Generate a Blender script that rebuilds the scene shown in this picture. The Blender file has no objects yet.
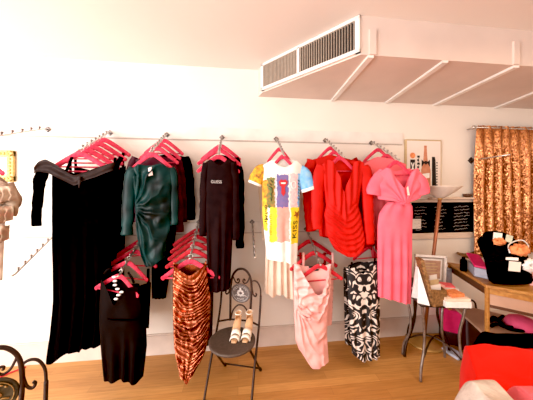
import bpy, bmesh, math, random
from mathutils import Vector, Matrix, noise
random.seed(7)
PI = math.pi
S = bpy.context.scene
C = S.collection
# ------------------------------------------------------------------ camera maths (photo 533 x 400)
F = 240.0; PX = 266.5; HY = 188.0; CAMZ = 1.5
TH = math.atan((266.5 - 238.0) / F)
D = 2.273
CAM = Vector((0, -D, CAMZ))
RIGHT = Vector((math.cos(TH), -math.sin(TH), 0)); FWD = Vector((math.sin(TH), math.cos(TH), 0)); UP = Vector((0, 0, 1))

def ray(px, py):
    return RIGHT * ((px - PX) / F) + FWD + UP * ((HY - py) / F)
def at(px, py, Y=0.0):           # point on the plane y = Y (parallel to the shop wall)
    r = ray(px, py); return CAM + r * ((Y - CAM.y) / r.y)
def atz(px, py, Z):              # point on a horizontal plane
    r = ray(px, py); return CAM + r * ((Z - CAMZ) / r.z)
def atd(px, py, d):              # point at a distance in front of the lens plane
    return CAM + ray(px, py) * d

# ------------------------------------------------------------------ materials
def nodes(name):
    m = bpy.data.materials.new(name); m.use_nodes = True
    nt = m.node_tree; return m, nt, nt.nodes['Principled BSDF']
def setp(b, **kw):
    for k, v in kw.items():
        k = k.replace('_', ' ')
        if k in b.inputs: b.inputs[k].default_value = v
def col(c): return (c[0], c[1], c[2], 1)
def mat(name, c, rough=.6, metal=0, c2=None, scale=30, bump=0, bscale=None, sheen=0, coat=0, spec=.5, detail=3, emit=0, stretch=None):
    m, nt, b = nodes(name)
    setp(b, Base_Color=col(c), Roughness=rough, Metallic=metal, Sheen_Weight=sheen, Coat_Weight=coat, Specular_IOR_Level=spec)
    if sheen: setp(b, Sheen_Roughness=.4)
    if emit: setp(b, Emission_Color=col(c), Emission_Strength=emit)
    tc = nt.nodes.new('ShaderNodeTexCoord'); src = tc.outputs['Object']
    if stretch:
        mp = nt.nodes.new('ShaderNodeMapping'); mp.inputs['Scale'].default_value = stretch
        nt.links.new(src, mp.inputs[0]); src = mp.outputs[0]
    n = nt.nodes.new('ShaderNodeTexNoise'); n.inputs['Scale'].default_value = scale; n.inputs['Detail'].default_value = detail
    nt.links.new(src, n.inputs['Vector'])
    c2 = c2 or tuple(x * .86 for x in c)
    r = nt.nodes.new('ShaderNodeValToRGB')
    r.color_ramp.elements[0].position = .32; r.color_ramp.elements[1].position = .68
    r.color_ramp.elements[0].color = col(c2); r.color_ramp.elements[1].color = col(c)
    nt.links.new(n.outputs['Fac'], r.inputs[0]); nt.links.new(r.outputs[0], b.inputs['Base Color'])
    if bump:
        n2 = nt.nodes.new('ShaderNodeTexNoise'); n2.inputs['Scale'].default_value = bscale or scale * 4
        nt.links.new(src, n2.inputs['Vector'])
        bp = nt.nodes.new('ShaderNodeBump'); bp.inputs['Strength'].default_value = bump; bp.inputs['Distance'].default_value = .01
        nt.links.new(n2.outputs['Fac'], bp.inputs['Height']); nt.links.new(bp.outputs[0], b.inputs['Normal'])
    return m

def floor_mat():
    m, nt, b = nodes('oak_laminate')
    tc = nt.nodes.new('ShaderNodeTexCoord')
    br = nt.nodes.new('ShaderNodeTexBrick')
    br.inputs['Scale'].default_value = 1; br.inputs['Brick Width'].default_value = 1.1; br.inputs['Row Height'].default_value = .075
    br.inputs['Mortar Size'].default_value = .0012; br.inputs['Bias'].default_value = .1
    br.inputs['Color1'].default_value = (.68, .355, .12, 1); br.inputs['Color2'].default_value = (.53, .255, .08, 1)
    br.inputs['Mortar'].default_value = (.42, .20, .07, 1)
    br.offset = .37; br.offset_frequency = 2
    nt.links.new(tc.outputs['Object'], br.inputs['Vector'])
    mp = nt.nodes.new('ShaderNodeMapping'); mp.inputs['Scale'].default_value = (2.2, 28, 1)
    nt.links.new(tc.outputs['Object'], mp.inputs[0])
    n = nt.nodes.new('ShaderNodeTexNoise'); n.inputs['Scale'].default_value = 2.5; n.inputs['Detail'].default_value = 6
    nt.links.new(mp.outputs[0], n.inputs['Vector'])
    mx = nt.nodes.new('ShaderNodeMix'); mx.data_type = 'RGBA'; mx.blend_type = 'MULTIPLY'; mx.inputs[0].default_value = .55
    r = nt.nodes.new('ShaderNodeValToRGB'); r.color_ramp.elements[0].position = .3; r.color_ramp.elements[1].position = .7
    r.color_ramp.elements[0].color = (.62, .55, .48, 1); r.color_ramp.elements[1].color = (1, 1, 1, 1)
    nt.links.new(n.outputs['Fac'], r.inputs[0])
    nt.links.new(br.outputs['Color'], mx.inputs[6]); nt.links.new(r.outputs[0], mx.inputs[7])
    nt.links.new(mx.outputs[2], b.inputs['Base Color'])
    setp(b, Roughness=.38, Specular_IOR_Level=.4)
    return m

def sequin_mat():
    m, nt, b = nodes('gold_sequins')
    tc = nt.nodes.new('ShaderNodeTexCoord')
    mp = nt.nodes.new('ShaderNodeMapping'); mp.inputs['Scale'].default_value = (1, 1, .6)
    nt.links.new(tc.outputs['Object'], mp.inputs[0])
    v = nt.nodes.new('ShaderNodeTexVoronoi'); v.inputs['Scale'].default_value = 130
    nt.links.new(mp.outputs[0], v.inputs['Vector'])
    r = nt.nodes.new('ShaderNodeValToRGB')
    r.color_ramp.elements[0].color = (.22, .058, .018, 1); r.color_ramp.elements[1].color = (.66, .28, .105, 1)
    sp = nt.nodes.new('ShaderNodeSeparateColor'); nt.links.new(v.outputs['Color'], sp.inputs[0])
    nt.links.new(sp.outputs[0], r.inputs[0]); nt.links.new(r.outputs[0], b.inputs['Base Color'])
    # each sequin tilted its own way
    sub = nt.nodes.new('ShaderNodeVectorMath'); sub.operation = 'SUBTRACT'; sub.inputs[1].default_value = (.5, .5, .5)
    nt.links.new(v.outputs['Color'], sub.inputs[0])
    sc = nt.nodes.new('ShaderNodeVectorMath'); sc.operation = 'SCALE'; sc.inputs['Scale'].default_value = .42
    nt.links.new(sub.outputs[0], sc.inputs[0])
    ge = nt.nodes.new('ShaderNodeNewGeometry')
    ad = nt.nodes.new('ShaderNodeVectorMath'); ad.operation = 'ADD'
    nt.links.new(ge.outputs['Normal'], ad.inputs[0]); nt.links.new(sc.outputs[0], ad.inputs[1])
    no = nt.nodes.new('ShaderNodeVectorMath'); no.operation = 'NORMALIZE'
    nt.links.new(ad.outputs[0], no.inputs[0]); nt.links.new(no.outputs[0], b.inputs['Normal'])
    setp(b, Metallic=.6, Roughness=.3)
    return m

def damask_mat():
    m, nt, b = nodes('black_white_damask')
    tc = nt.nodes.new('ShaderNodeTexCoord')
    n = nt.nodes.new('ShaderNodeTexNoise'); n.inputs['Scale'].default_value = 9; n.inputs['Detail'].default_value = 1
    sx = nt.nodes.new('ShaderNodeSeparateXYZ'); nt.links.new(tc.outputs['Object'], sx.inputs[0])
    ab = nt.nodes.new('ShaderNodeMath'); ab.operation = 'ABSOLUTE'; nt.links.new(sx.outputs[0], ab.inputs[0])
    cx = nt.nodes.new('ShaderNodeCombineXYZ'); nt.links.new(ab.outputs[0], cx.inputs[0]); nt.links.new(sx.outputs[2], cx.inputs[2])
    nt.links.new(cx.outputs[0], n.inputs['Vector'])
    mixv = nt.nodes.new('ShaderNodeMix'); mixv.data_type = 'RGBA'; mixv.inputs[0].default_value = .10
    nt.links.new(cx.outputs[0], mixv.inputs[6]); nt.links.new(n.outputs['Color'], mixv.inputs[7])
    v = nt.nodes.new('ShaderNodeTexVoronoi'); v.inputs['Scale'].default_value = 7.5
    nt.links.new(mixv.outputs[2], v.inputs['Vector'])
    ml = nt.nodes.new('ShaderNodeMath'); ml.operation = 'MULTIPLY'; ml.inputs[1].default_value = 36
    nt.links.new(v.outputs['Distance'], ml.inputs[0])
    sn = nt.nodes.new('ShaderNodeMath'); sn.operation = 'SINE'; nt.links.new(ml.outputs[0], sn.inputs[0])
    n2 = nt.nodes.new('ShaderNodeTexNoise'); n2.inputs['Scale'].default_value = 22; n2.inputs['Detail'].default_value = 0
    nt.links.new(cx.outputs[0], n2.inputs['Vector'])
    a2 = nt.nodes.new('ShaderNodeMath'); a2.operation = 'MULTIPLY_ADD'; a2.inputs[1].default_value = 4.5; a2.inputs[2].default_value = -2.55
    nt.links.new(n2.outputs['Fac'], a2.inputs[0])
    ad = nt.nodes.new('ShaderNodeMath'); ad.operation = 'ADD'
    nt.links.new(sn.outputs[0], ad.inputs[0]); nt.links.new(a2.outputs[0], ad.inputs[1])
    r = nt.nodes.new('ShaderNodeValToRGB'); r.color_ramp.interpolation = 'LINEAR'
    r.color_ramp.elements[0].position = .05; r.color_ramp.elements[1].position = .3
    r.color_ramp.elements[0].color = (.008, .008, .01, 1); r.color_ramp.elements[1].color = (.72, .62, .56, 1)
    nt.links.new(ad.outputs[0], r.inputs[0]); nt.links.new(r.outputs[0], b.inputs['Base Color'])
    setp(b, Roughness=.6)
    return m

M = {}
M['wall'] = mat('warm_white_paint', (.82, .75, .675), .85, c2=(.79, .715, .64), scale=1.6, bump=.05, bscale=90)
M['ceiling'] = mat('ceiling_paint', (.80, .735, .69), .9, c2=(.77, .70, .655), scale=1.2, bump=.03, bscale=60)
M['trim'] = mat('white_trim_paint', (.86, .80, .75), .55, scale=8)
M['base'] = mat('skirting_paint', (.70, .57, .49), .6, scale=6)
M['rail'] = mat('rail_paint', (.80, .735, .68), .6, scale=5)
M['rail_shade'] = mat('rail_shade_paint', (.55, .46, .40), .8, scale=20)
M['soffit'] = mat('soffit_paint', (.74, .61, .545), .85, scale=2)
M['floor'] = floor_mat()
M['chrome'] = mat('brushed_steel', (.62, .58, .54), .28, .9, scale=60)
M['chrome_dark'] = mat('dark_steel', (.20, .17, .16), .35, .8, scale=60)
M['peg'] = mat('steel_pegs', (.36, .31, .29), .3, .9, scale=60)
M['hang_pink'] = mat('pink_velvet_flock', (.76, .075, .125), .8, c2=(.55, .03, .07), scale=40, sheen=.1, spec=.2)
M['hang_red'] = mat('red_velvet_flock', (.70, .03, .05), .75, c2=(.50, .015, .03), scale=40, sheen=.2)
M['black_velvet'] = mat('black_velvet', (.004, .0035, .004), .9, scale=30, spec=.03)
M['black_satin'] = mat('black_satin', (.008, .005, .005), .65, scale=20, spec=.06)
M['black_jersey'] = mat('black_jersey', (.006, .005, .005), .9, scale=40, spec=.04)
M['plum_jersey'] = mat('brown_black_jersey', (.020, .010, .011), .8, c2=(.012, .007, .008), scale=14, spec=.06)
M['collar'] = mat('black_satin_collar', (.030, .018, .017), .6, scale=16, spec=.2)
M['emerald'] = mat('emerald_satin', (.005, .040, .039), .42, c2=(.0006, .004, .004), scale=6, spec=.2, detail=1)  # brighter noise patches put highlights into the satin colour
M['burgundy'] = mat('burgundy_satin', (.11, .005, .022), .5, c2=(.03, .002, .008), scale=12, spec=.2)
M['bronze'] = mat('copper_metallic_foil', (.50, .145, .072), .24, .9, c2=(.20, .05, .026), scale=4, detail=1, stretch=(1, 1, 1.2))  # darker noise patches put fold shadows into the foil colour
M['speckle'] = mat('black_speckled', (.03, .02, .02), .6, c2=(.005, .004, .004), scale=60)
M['red'] = mat('red_crepe', (.58, .012, .009), .65, c2=(.46, .008, .006), scale=9, sheen=.05, spec=.25)
M['red_dark'] = mat('deep_red_crepe', (.42, .008, .008), .7, c2=(.33, .005, .005), scale=9, spec=.25)
M['pink'] = mat('coral_pink_jersey', (.93, .17, .235), .65, c2=(.86, .125, .19), scale=6, spec=.25)
M['pink_dark'] = mat('rose_jersey', (.62, .06, .08), .7, scale=6, spec=.25)
M['pink_mid'] = mat('salmon_jersey', (.85, .16, .19), .65, scale=6, spec=.25)
M['blush'] = mat('blush_satin', (.90, .50, .47), .36, c2=(.82, .39, .37), scale=6, spec=.5)
M['cream'] = mat('cream_jersey', (.86, .70, .58), .8, c2=(.78, .60, .48), scale=10)
M['tan_cloth'] = mat('tan_jersey', (.60, .45, .33), .8, scale=10)
M['white_cotton'] = mat('white_cotton', (.92, .88, .84), .8, scale=14)
M['yellow'] = mat('yellow_print', (.95, .62, .02), .75, c2=(.9, .72, .05), scale=16)
M['mustard'] = mat('mustard_print', (.93, .50, .03), .75, c2=(.25, .10, .02), scale=32)
M['blue'] = mat('sky_blue_print', (.12, .42, .85), .75, c2=(.30, .55, .75), scale=30)
M['navy'] = mat('purple_blue_print', (.13, .13, .36), .75, c2=(.22, .14, .32), scale=36)
M['rose_print'] = mat('rose_print', (.85, .45, .50), .75, c2=(.80, .62, .62), scale=60)
M['salmon_print'] = mat('salmon_print', (.92, .36, .30), .75, scale=30)
M['green'] = mat('green_print', (.05, .16, .05), .75, c2=(.35, .18, .04), scale=46)
M['ink'] = mat('black_print_ink', (.015, .012, .012), .8)
M['lip_red'] = mat('red_print_ink', (.55, .03, .04), .8)
M['star'] = mat('brown_print_ink', (.33, .10, .02), .8)
M['rhinestone'] = mat('rhinestones', (.50, .44, .42), .3, .3, scale=300)
M['damask'] = damask_mat()
M['taupe'] = mat('taupe_floral_cloth', (.50, .38, .28), .75, c2=(.32, .20, .14), scale=14)
M['flower'] = mat('rust_petals', (.40, .20, .14), .75, c2=(.34, .27, .18), scale=30)
M['tag'] = mat('card_tag', (.93, .72, .70), .7)
M['tag_white'] = mat('white_card', (.90, .86, .83), .7)
M['iron'] = mat('bronze_brown_iron', (.055, .028, .020), .42, .5, c2=(.03, .015, .011), scale=40)
M['iron_seat'] = mat('grey_brown_seat_paint', (.115, .085, .07), .55, .2, c2=(.085, .062, .05), scale=50, bump=.1)
M['iron_pale'] = mat('pale_worn_iron', (.30, .245, .215), .4, .6, c2=(.16, .12, .10), scale=30)
M['medal'] = mat('medallion_plaque', (.13, .105, .10), .6, scale=60)
M['crest'] = mat('pale_crest_paint', (.62, .57, .55), .6)
M['olive'] = mat('dark_olive_plaque', (.045, .032, .018), .5, .3, c2=(.10, .08, .045), scale=45)
M['shoe'] = mat('ivory_leather', (.85, .77, .66), .4)
M['insole'] = mat('tan_insole', (.66, .40, .22), .5)
M['gilt'] = mat('gilt_moulding', (.80, .58, .24), .45, .3, c2=(.60, .38, .10), scale=60, bump=.5, bscale=90)
M['pic_white'] = mat('pale_print_paper', (.85, .80, .77), .7)
M['canvas_edge'] = mat('canvas_edge', (.58, .43, .24), .7)
M['canvas'] = mat('canvas_print', (.80, .72, .66), .75, c2=(.77, .68, .62), scale=4)
M['bottle'] = mat('rose_gold_bottle_print', (.46, .15, .075), .6, c2=(.62, .28, .17), scale=18)
M['slate'] = mat('chalkboard_slate', (.007, .007, .008), .85, c2=(.012, .012, .013), scale=12, spec=.06)
M['chalk'] = mat('chalk', (.50, .45, .42), .9)
M['frame_pale'] = mat('pale_wood_frame', (.74, .59, .48), .6, c2=(.66, .51, .40), scale=8, stretch=(1, 8, 8))
M['copper_pole'] = mat('copper_brown_pole', (.36, .13, .065), .4, .4, scale=20)
M['shade'] = mat('frosted_bowl_glass', (.72, .62, .53), .45, scale=5)
M['brass'] = mat('aged_brass', (.55, .33, .12), .45, .4, c2=(.42, .24, .08), scale=10)
M['wood'] = mat('golden_oak', (.50, .25, .07), .45, c2=(.33, .14, .035), scale=5, stretch=(1, 9, 9))
M['wood_dark'] = mat('dark_walnut', (.10, .04, .02), .5, scale=9)
M['panel'] = mat('beige_panel', (.50, .31, .22), .7, scale=6)
M['wicker'] = mat('brown_wicker', (.34, .18, .07), .7, c2=(.10, .045, .015), scale=55, bump=.4, bscale=120)
M['mag'] = mat('magenta_card', (.70, .02, .14), .5)
M['dark_bag'] = mat('dark_maroon_leather', (.040, .010, .012), .5)
M['black_fab'] = mat('black_quilted_fabric', (.005, .005, .005), .85, scale=40, spec=.06)
M['peach'] = mat('peach_tulle', (.90, .34, .13), .7, c2=(.62, .18, .07), scale=45)
M['mint'] = mat('pale_green_card', (.62, .66, .54), .6)
M['greyblue'] = mat('blue_grey_tin', (.36, .38, .46), .4, scale=60)
M['print_tan'] = mat('tan_certificate_print', (.52, .33, .23), .6, c2=(.36, .21, .15), scale=25)
M['mat_grey'] = mat('grey_mount', (.38, .33, .29), .7)
M['hot_pink'] = mat('hot_pink_felt', (.92, .12, .26), .8, scale=12)
M['grey_knit'] = mat('pale_grey_knit', (.56, .47, .40), .9, c2=(.40, .32, .27), scale=18, bump=.35, bscale=70)
M['red_top'] = mat('bright_red_cloth', (.66, .016, .010), .75, c2=(.58, .012, .008), scale=5, sheen=.05, spec=.2)
M['paleblue'] = mat('pale_blue_box', (.50, .54, .66), .5)
M['grille_dark'] = mat('grille_shadow', (.035, .028, .024), .8)
M['louvre'] = mat('grey_brown_louvres', (.33, .265, .21), .6, scale=30)

# ------------------------------------------------------------------ mesh helpers
def new_bm(): return bmesh.new()
def obj(name, bm, m, parent=None, local=False, smooth=True, bevel=0, origin=None):
    me = bpy.data.meshes.new(name)
    off = None
    if parent is not None and not local: off = parent_loc(parent)
    elif parent is None and origin is not None: off = Vector(origin)
    if off is not None: bmesh.ops.translate(bm, verts=bm.verts, vec=-off)
    bmesh.ops.recalc_face_normals(bm, faces=bm.faces)
    for f in bm.faces: f.smooth = smooth
    bm.to_mesh(me); bm.free()
    for x in (m if isinstance(m, (list, tuple)) else [m]): me.materials.append(x)
    o = bpy.data.objects.new(name, me); C.objects.link(o)
    if parent is not None: o.parent = parent
    elif off is not None: o.location = off
    if bevel:
        b = o.modifiers.new('soft_edge', 'BEVEL'); b.width = bevel; b.segments = 2; b.limit_method = 'ANGLE'
    return o
def parent_loc(p):
    v = Vector(p.location); q = p.parent
    while q is not None: v = v + Vector(q.location); q = q.parent
    return v
def thing(name, label, cat, loc=(0, 0, 0), rz=0, group=None):
    o = bpy.data.objects.new(name, None); o.empty_display_size = .05; C.objects.link(o)
    o.location = loc; o.rotation_euler = (0, 0, rz)
    return tag(o, label, cat, group)
def tag(o, label, cat, group=None):
    o['label'] = label; o['category'] = cat
    if group: o['group'] = group
    return o
def struct(name, bm, m, parent=None, **kw):
    o = obj(name, bm, m, parent, **kw)
    if parent is None: o['kind'] = 'structure'
    return o
def dup(root, name=None):
    r = root.copy(); C.objects.link(r)
    for ch in list(root.children):
        c = ch.copy(); C.objects.link(c); c.parent = r
        for g in list(ch.children):
            d = g.copy(); C.objects.link(d); d.parent = c
    return r
def box(bm, c, s, rot=None):
    r = bmesh.ops.create_cube(bm, size=1)
    mtx = Matrix.Translation(c) @ (rot.to_4x4() if rot else Matrix.Identity(4)) @ Matrix.Diagonal((s[0], s[1], s[2], 1))
    bmesh.ops.transform(bm, matrix=mtx, verts=r['verts'])
    return r['verts']
def prism(bm, poly, vec):
    vec = Vector(vec)
    a = [bm.verts.new(p) for p in poly]; b = [bm.verts.new(Vector(p) + vec) for p in poly]
    n = len(a); bm.faces.new(a); bm.faces.new(b[::-1])
    for i in range(n): bm.faces.new((a[i], b[i], b[(i + 1) % n], a[(i + 1) % n]))
def catmull(pts, k=6, closed=False):
    pts = [tuple(p) for p in pts]; n = len(pts); out = []
    def g(i): return pts[i % n] if closed else pts[max(0, min(n - 1, i))]
    for i in range(n if closed else n - 1):
        p0, p1, p2, p3 = g(i - 1), g(i), g(i + 1), g(i + 2)
        for j in range(k):
            t = j / k
            out.append(tuple(.5 * (2 * b + (c - a) * t + (2 * a - 5 * b + 4 * c - d) * t * t + (3 * b - a - 3 * c + d) * t ** 3)
                             for a, b, c, d in zip(p0, p1, p2, p3)))
    if not closed: out.append(pts[-1])
    return out
def tube(bm, pts, r, n=8, a=1, b=1, ref=(0, 1, 0), closed=False, wob=0):
    """a: half-width factor in the path's plane, b: along ref"""
    pts = [Vector(p[:3]) for p in pts]; N = len(pts); ref = Vector(ref).normalized(); rings = []
    rr = r if isinstance(r, (list, tuple)) else [r] * N
    lastu = None
    for i, p in enumerate(pts):
        q0 = pts[(i - 1) % N] if closed else pts[max(0, i - 1)]; q1 = pts[(i + 1) % N] if closed else pts[min(N - 1, i + 1)]
        T = (q1 - q0).normalized()
        u = T.cross(ref)
        if u.length < .15:
            u = lastu if lastu is not None else T.cross(Vector((1, 0, 0)) if abs(T.x) < .8 else Vector((0, 0, 1)))
        u = (u - T * u.dot(T)).normalized()
        if lastu is not None and u.dot(lastu) < 0: u = -u
        lastu = u; w = T.cross(u).normalized()
        ring = []
        for k in range(n):
            an = 2 * PI * k / n
            q = rr[i]
            if wob: q *= 1 + wob * noise.noise(Vector((p.x * 14 + math.cos(an) * 1.2, p.z * 24, math.sin(an) * 1.2 + p.y * 9)))
            ring.append(bm.verts.new(p + u * (math.cos(an) * q * a) + w * (math.sin(an) * q * b)))
        rings.append(ring)
    for i in range(N if closed else N - 1):
        A = rings[i]; B = rings[(i + 1) % N]
        for k in range(n): bm.faces.new((A[k], A[(k + 1) % n], B[(k + 1) % n], B[k]))
    if not closed: bm.faces.new(rings[0][::-1]); bm.faces.new(rings[-1])
def lathe(bm, c, prof, n=32, cap=True):
    c = Vector(c); rings = []
    for r, z in prof:
        rings.append([bm.verts.new(c + Vector((r * math.cos(2 * PI * k / n), r * math.sin(2 * PI * k / n), z))) for k in range(n)])
    for A, B in zip(rings, rings[1:]):
        for k in range(n): bm.faces.new((A[k], A[(k + 1) % n], B[(k + 1) % n], B[k]))
    if cap: bm.faces.new(rings[0][::-1]); bm.faces.new(rings[-1])
def ball(bm, c, r, sx=1, sy=1, sz=1):
    v = bmesh.ops.create_icosphere(bm, subdivisions=2, radius=r)['verts']
    bmesh.ops.transform(bm, matrix=Matrix.Translation(c) @ Matrix.Diagonal((sx, sy, sz, 1)), verts=v)
def interp(poly, t):
    if t <= poly[0][0]: return poly[0][1]
    for (a, va), (b, vb) in zip(poly, poly[1:]):
        if t <= b: return va + (vb - va) * ((t - a) / (b - a) if b > a else 0)
    return poly[-1][1]
def smooth_list(v, k):
    for _ in range(k): v = [v[0]] + [(v[i - 1] + 2 * v[i] + v[i + 1]) / 4 for i in range(1, len(v) - 1)] + [v[-1]]
    return v

# ------------------------------------------------------------------ garments
class Surf: pass
def sheet(bm, Y, L, R, top, bot, t, fold, sgn, nu=44, nv=72, smooth=1, matfn=None):
    def X(u, py): l = interp(L, py); return l + (interp(R, py) - l) * u
    def to_u(poly):
        o = []
        for px, py in poly:
            l = interp(L, py); r = interp(R, py); o.append(((px - l) / (r - l), py))
        return sorted(o)
    tu, bu = to_u(top), to_u(bot)
    T = smooth_list([interp(tu, i / nu) for i in range(nu + 1)], smooth)
    B = smooth_list([interp(bu, i / nu) for i in range(nu + 1)], smooth)
    zs = at(250, min(T), Y).z
    def point(u, v, yt, yb, off=0):
        py = yt + (yb - yt) * v; px = X(u, py)
        p = at(px, py, Y); w = max(0, 1 - (2 * u - 1) ** 2) ** .5
        d = t * w + (fold(u, v, zs - p.z, p) * min(1, w * 1.6) if fold else 0)
        p.y -= sgn * (d + off)
        return p, px, py
    g = []
    for i in range(nu + 1):
        c_ = []
        for j in range(nv + 1):
            p, px, py = point(i / nu, j / nv, T[i], B[i]); v = bm.verts.new(p); c_.append((v, px, py))
        g.append(c_)
    for i in range(nu):
        for j in range(nv):
            q = (g[i][j], g[i + 1][j], g[i + 1][j + 1], g[i][j + 1])
            f = bm.faces.new([a[0] for a in q])
            if matfn: f.material_index = matfn(sum(a[1] for a in q) / 4, sum(a[2] for a in q) / 4)
    def surf(px, py, off=.003):
        l = interp(L, py); r = interp(R, py); u = min(1, max(0, (px - l) / (r - l))); fi = u * nu; i = min(nu - 1, int(fi)); k = fi - i
        yt = T[i] * (1 - k) + T[i + 1] * k; yb = B[i] * (1 - k) + B[i + 1] * k
        v = min(1, max(0, (py - yt) / (yb - yt)))
        return point(u, v, yt, yb, off)[0]
    return surf
def cloth(name, m, parent, Y, L, R, top, bot, t=.03, fold=None, btop=None, bbot=None, bt=None, smooth=1, matfn=None, nu=44, nv=72, origin=None, back=True):
    bm = new_bm()
    sf = sheet(bm, Y, L, R, top, bot, t, fold, 1, nu, nv, smooth, matfn)
    if back:
        sheet(bm, Y, L, R, btop or top, bbot or bot, (bt if bt is not None else t * .6), None, -1, nu, max(8, nv // 3), smooth)
    bmesh.ops.remove_doubles(bm, verts=bm.verts, dist=.0004)
    o = obj(name, bm, m, parent, origin=origin)
    return o, sf
def ss(x): x = min(1, max(0, x)); return x * x * (3 - 2 * x)
def vfold(n, amp, start=.1, ph=0):
    def f(u, v, h, p):
        k = noise.noise(Vector((u * 3 + ph, h * 1.2, ph)))
        return amp * ss((v - start) / .5) * math.sin(2 * PI * n * u + ph + 1.6 * k) + amp * .5 * k
    return f
def ruche(k, amp, sag=.05, cu=.5, ph=0, v0=0, side=0):
    def f(u, v, h, p):
        q = noise.noise(Vector((u * 2.2 + ph, h * 6, ph * 3))) * .9
        s = h + sag * ((u - cu) ** 2) * 4 + side * (u - .5)
        w = math.sin(2 * PI * k * s + q * 2.2 + ph)
        return amp * (1 - abs(w) ** .8 * 1.4) * ss((v - v0) / .12) + amp * .4 * noise.noise(Vector((u * 9, h * 11, ph)))
    return f
def radial(u0, v0, n, amp, ph=0, asp=1.0):
    def f(u, v, h, p):
        x = u - u0; y = (v - v0) * asp; a_ = math.atan2(y, x); r_ = math.hypot(x, y)
        q = noise.noise(Vector((u * 3, v * 4, ph))) * 1.6
        w = math.sin(n * a_ + ph + q)
        return amp * (1 - abs(w) ** .8 * 1.4) * ss(r_ / .15) * (1 - .5 * ss(r_ - .5))
    return f
def crumple(amp, fr=8, ph=0, st=1):
    return lambda u, v, h, p: amp * (noise.noise(Vector((p.x * fr, ph, p.z * fr * st))) + .5 * noise.noise(Vector((p.x * fr * 2.3, ph + 4, p.z * fr * 2.3 * st))))
def plus(*fs): return lambda u, v, h, p: sum(f(u, v, h, p) for f in fs)
def sleeve(name, m, parent, Y, pts, flat=.55, wob=.25, n=12):
    q = []
    for px, py, r in pts:
        p = at(px, py, Y); sc = (at(px + 1, py, Y) - p).length; q.append((p.x, p.y, p.z, r * sc))
    q = catmull(q, 7)
    bm = new_bm(); tube(bm, q, [a[3] for a in q], n, 1, flat, (0, 1, 0), wob=wob)
    return obj(name, bm, m, parent)
def strokes(name, m, parent, sf, lines, r=.002, off=.003):
    bm = new_bm()
    for ln in lines:
        pts = [sf(x, y, off) for x, y in ln]
        if len(pts) > 1: tube(bm, pts, r, 5, ref=(0, 1, 0))
    return obj(name, bm, m, parent)
_fc = {}
def glyphs(s):
    if s not in _fc:
        cu = bpy.data.curves.new('lettering', 'FONT'); cu.body = s; cu.size = 1; cu.resolution_u = 3
        o = bpy.data.objects.new('lettering', cu); C.objects.link(o); bpy.context.view_layer.update()
        dg = bpy.context.evaluated_depsgraph_get(); me = bpy.data.meshes.new_from_object(o.evaluated_get(dg), depsgraph=dg)
        vs = [(v.co.x, v.co.y) for v in me.vertices]; fs = [tuple(p.vertices) for p in me.polygons]
        bpy.data.objects.remove(o); bpy.data.curves.remove(cu); bpy.data.meshes.remove(me)
        x0 = min(v[0] for v in vs); x1 = max(v[0] for v in vs); y0 = min(v[1] for v in vs); y1 = max(v[1] for v in vs)
        _fc[s] = ([((x - x0) / (x1 - x0), (y - y0) / (y1 - y0)) for x, y in vs], fs)
    return _fc[s]
def lettering(name, m, parent, s, fn):
    """fn maps (0..1, 0..1) in the word's own box to a world point"""
    vs, fs = glyphs(s); bm = new_bm(); v = [bm.verts.new(fn(a, b)) for a, b in vs]
    for f in fs:
        try: bm.faces.new([v[i] for i in f])
        except ValueError: pass
    return obj(name, bm, m, parent, smooth=False)

# ------------------------------------------------------------------ the room
W0, W1, YF, CZ = -4.6, 3.75, -5.2, 2.62
bm = new_bm(); box(bm, ((W0 + W1) / 2, .05, CZ / 2), (W1 - W0, .1, CZ)); struct('wall_back', bm, M['wall'], smooth=False)
bm = new_bm(); box(bm, (W1 + .05, YF / 2, CZ / 2), (.1, -YF, CZ)); struct('wall_right', bm, M['wall'], smooth=False)
bm = new_bm(); box(bm, ((W0 + W1) / 2, YF / 2, -.05), (W1 - W0, -YF, .1)); struct('floor', bm, M['floor'], smooth=False)
bm = new_bm(); box(bm, ((W0 + W1) / 2, YF / 2, CZ + .05), (W1 - W0, -YF, .1)); struct('ceiling', bm, M['ceiling'], smooth=False)
bm = new_bm(); box(bm, ((W0 + W1) / 2, -.009, .085), (W1 - W0, .018, .17)); box(bm, ((W0 + W1) / 2, -.006, .177), (W1 - W0, .012, .014))
struct('baseboard_back', bm, M['base'], smooth=False)
XR = at(470, 150, 0).x
UZ = at(200, 137.5, 0).z; LZ = at(240, 227, 0).z
def rail(name, z, h, x1):
    bm = new_bm(); box(bm, ((W0 + x1) / 2, -.007, z), (x1 - W0, .014, h)); struct(name, bm, M['rail'], smooth=False)
    bm = new_bm(); box(bm, ((W0 + x1) / 2, -.0035, z - h / 2 - .005), (x1 - W0, .007, .010)); struct(name.replace('trim_', 'trim_1'), bm, M['rail_shade'], smooth=False)  # darker strip paints the shade below the rail board
rail('trim_1', UZ + .035, .11, at(402, 150).x); rail('trim_2', LZ, .10, at(420, 225).x)

# bulkhead with louvred grille
BZ = at(333, 100, 0).z
a = atz(262.5, 92.5, BZ); b = atz(361, 54.5, BZ)
FRONTY = b.y
foot = [Vector((a.x - .03, 0, BZ)), Vector((a.x, a.y, BZ)), Vector((b.x, b.y, BZ)), Vector((W1, b.y, BZ)), Vector((W1, 0, BZ))]
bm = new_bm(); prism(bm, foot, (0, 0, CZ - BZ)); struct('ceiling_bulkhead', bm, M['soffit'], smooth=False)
k = 2
for (x0, y0, x1, y1) in ((372, 54, 333, 99.5), (446, 60, 387, 102), (515, 66, 437, 103.5), (560, 80, 497, 107)):
    k += 1
    p = atz(x0, y0, BZ); q = atz(x1, y1, BZ); p.y = FRONTY; q.y = 0
    bm = new_bm(); d = (q - p).normalized(); s = Vector((-d.y, d.x, 0)) * .02
    prism(bm, [p - s, p + s, q + s, q - s], (0, 0, -.016)); struct('trim_%d' % k, bm, M['trim'], smooth=False)
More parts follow.
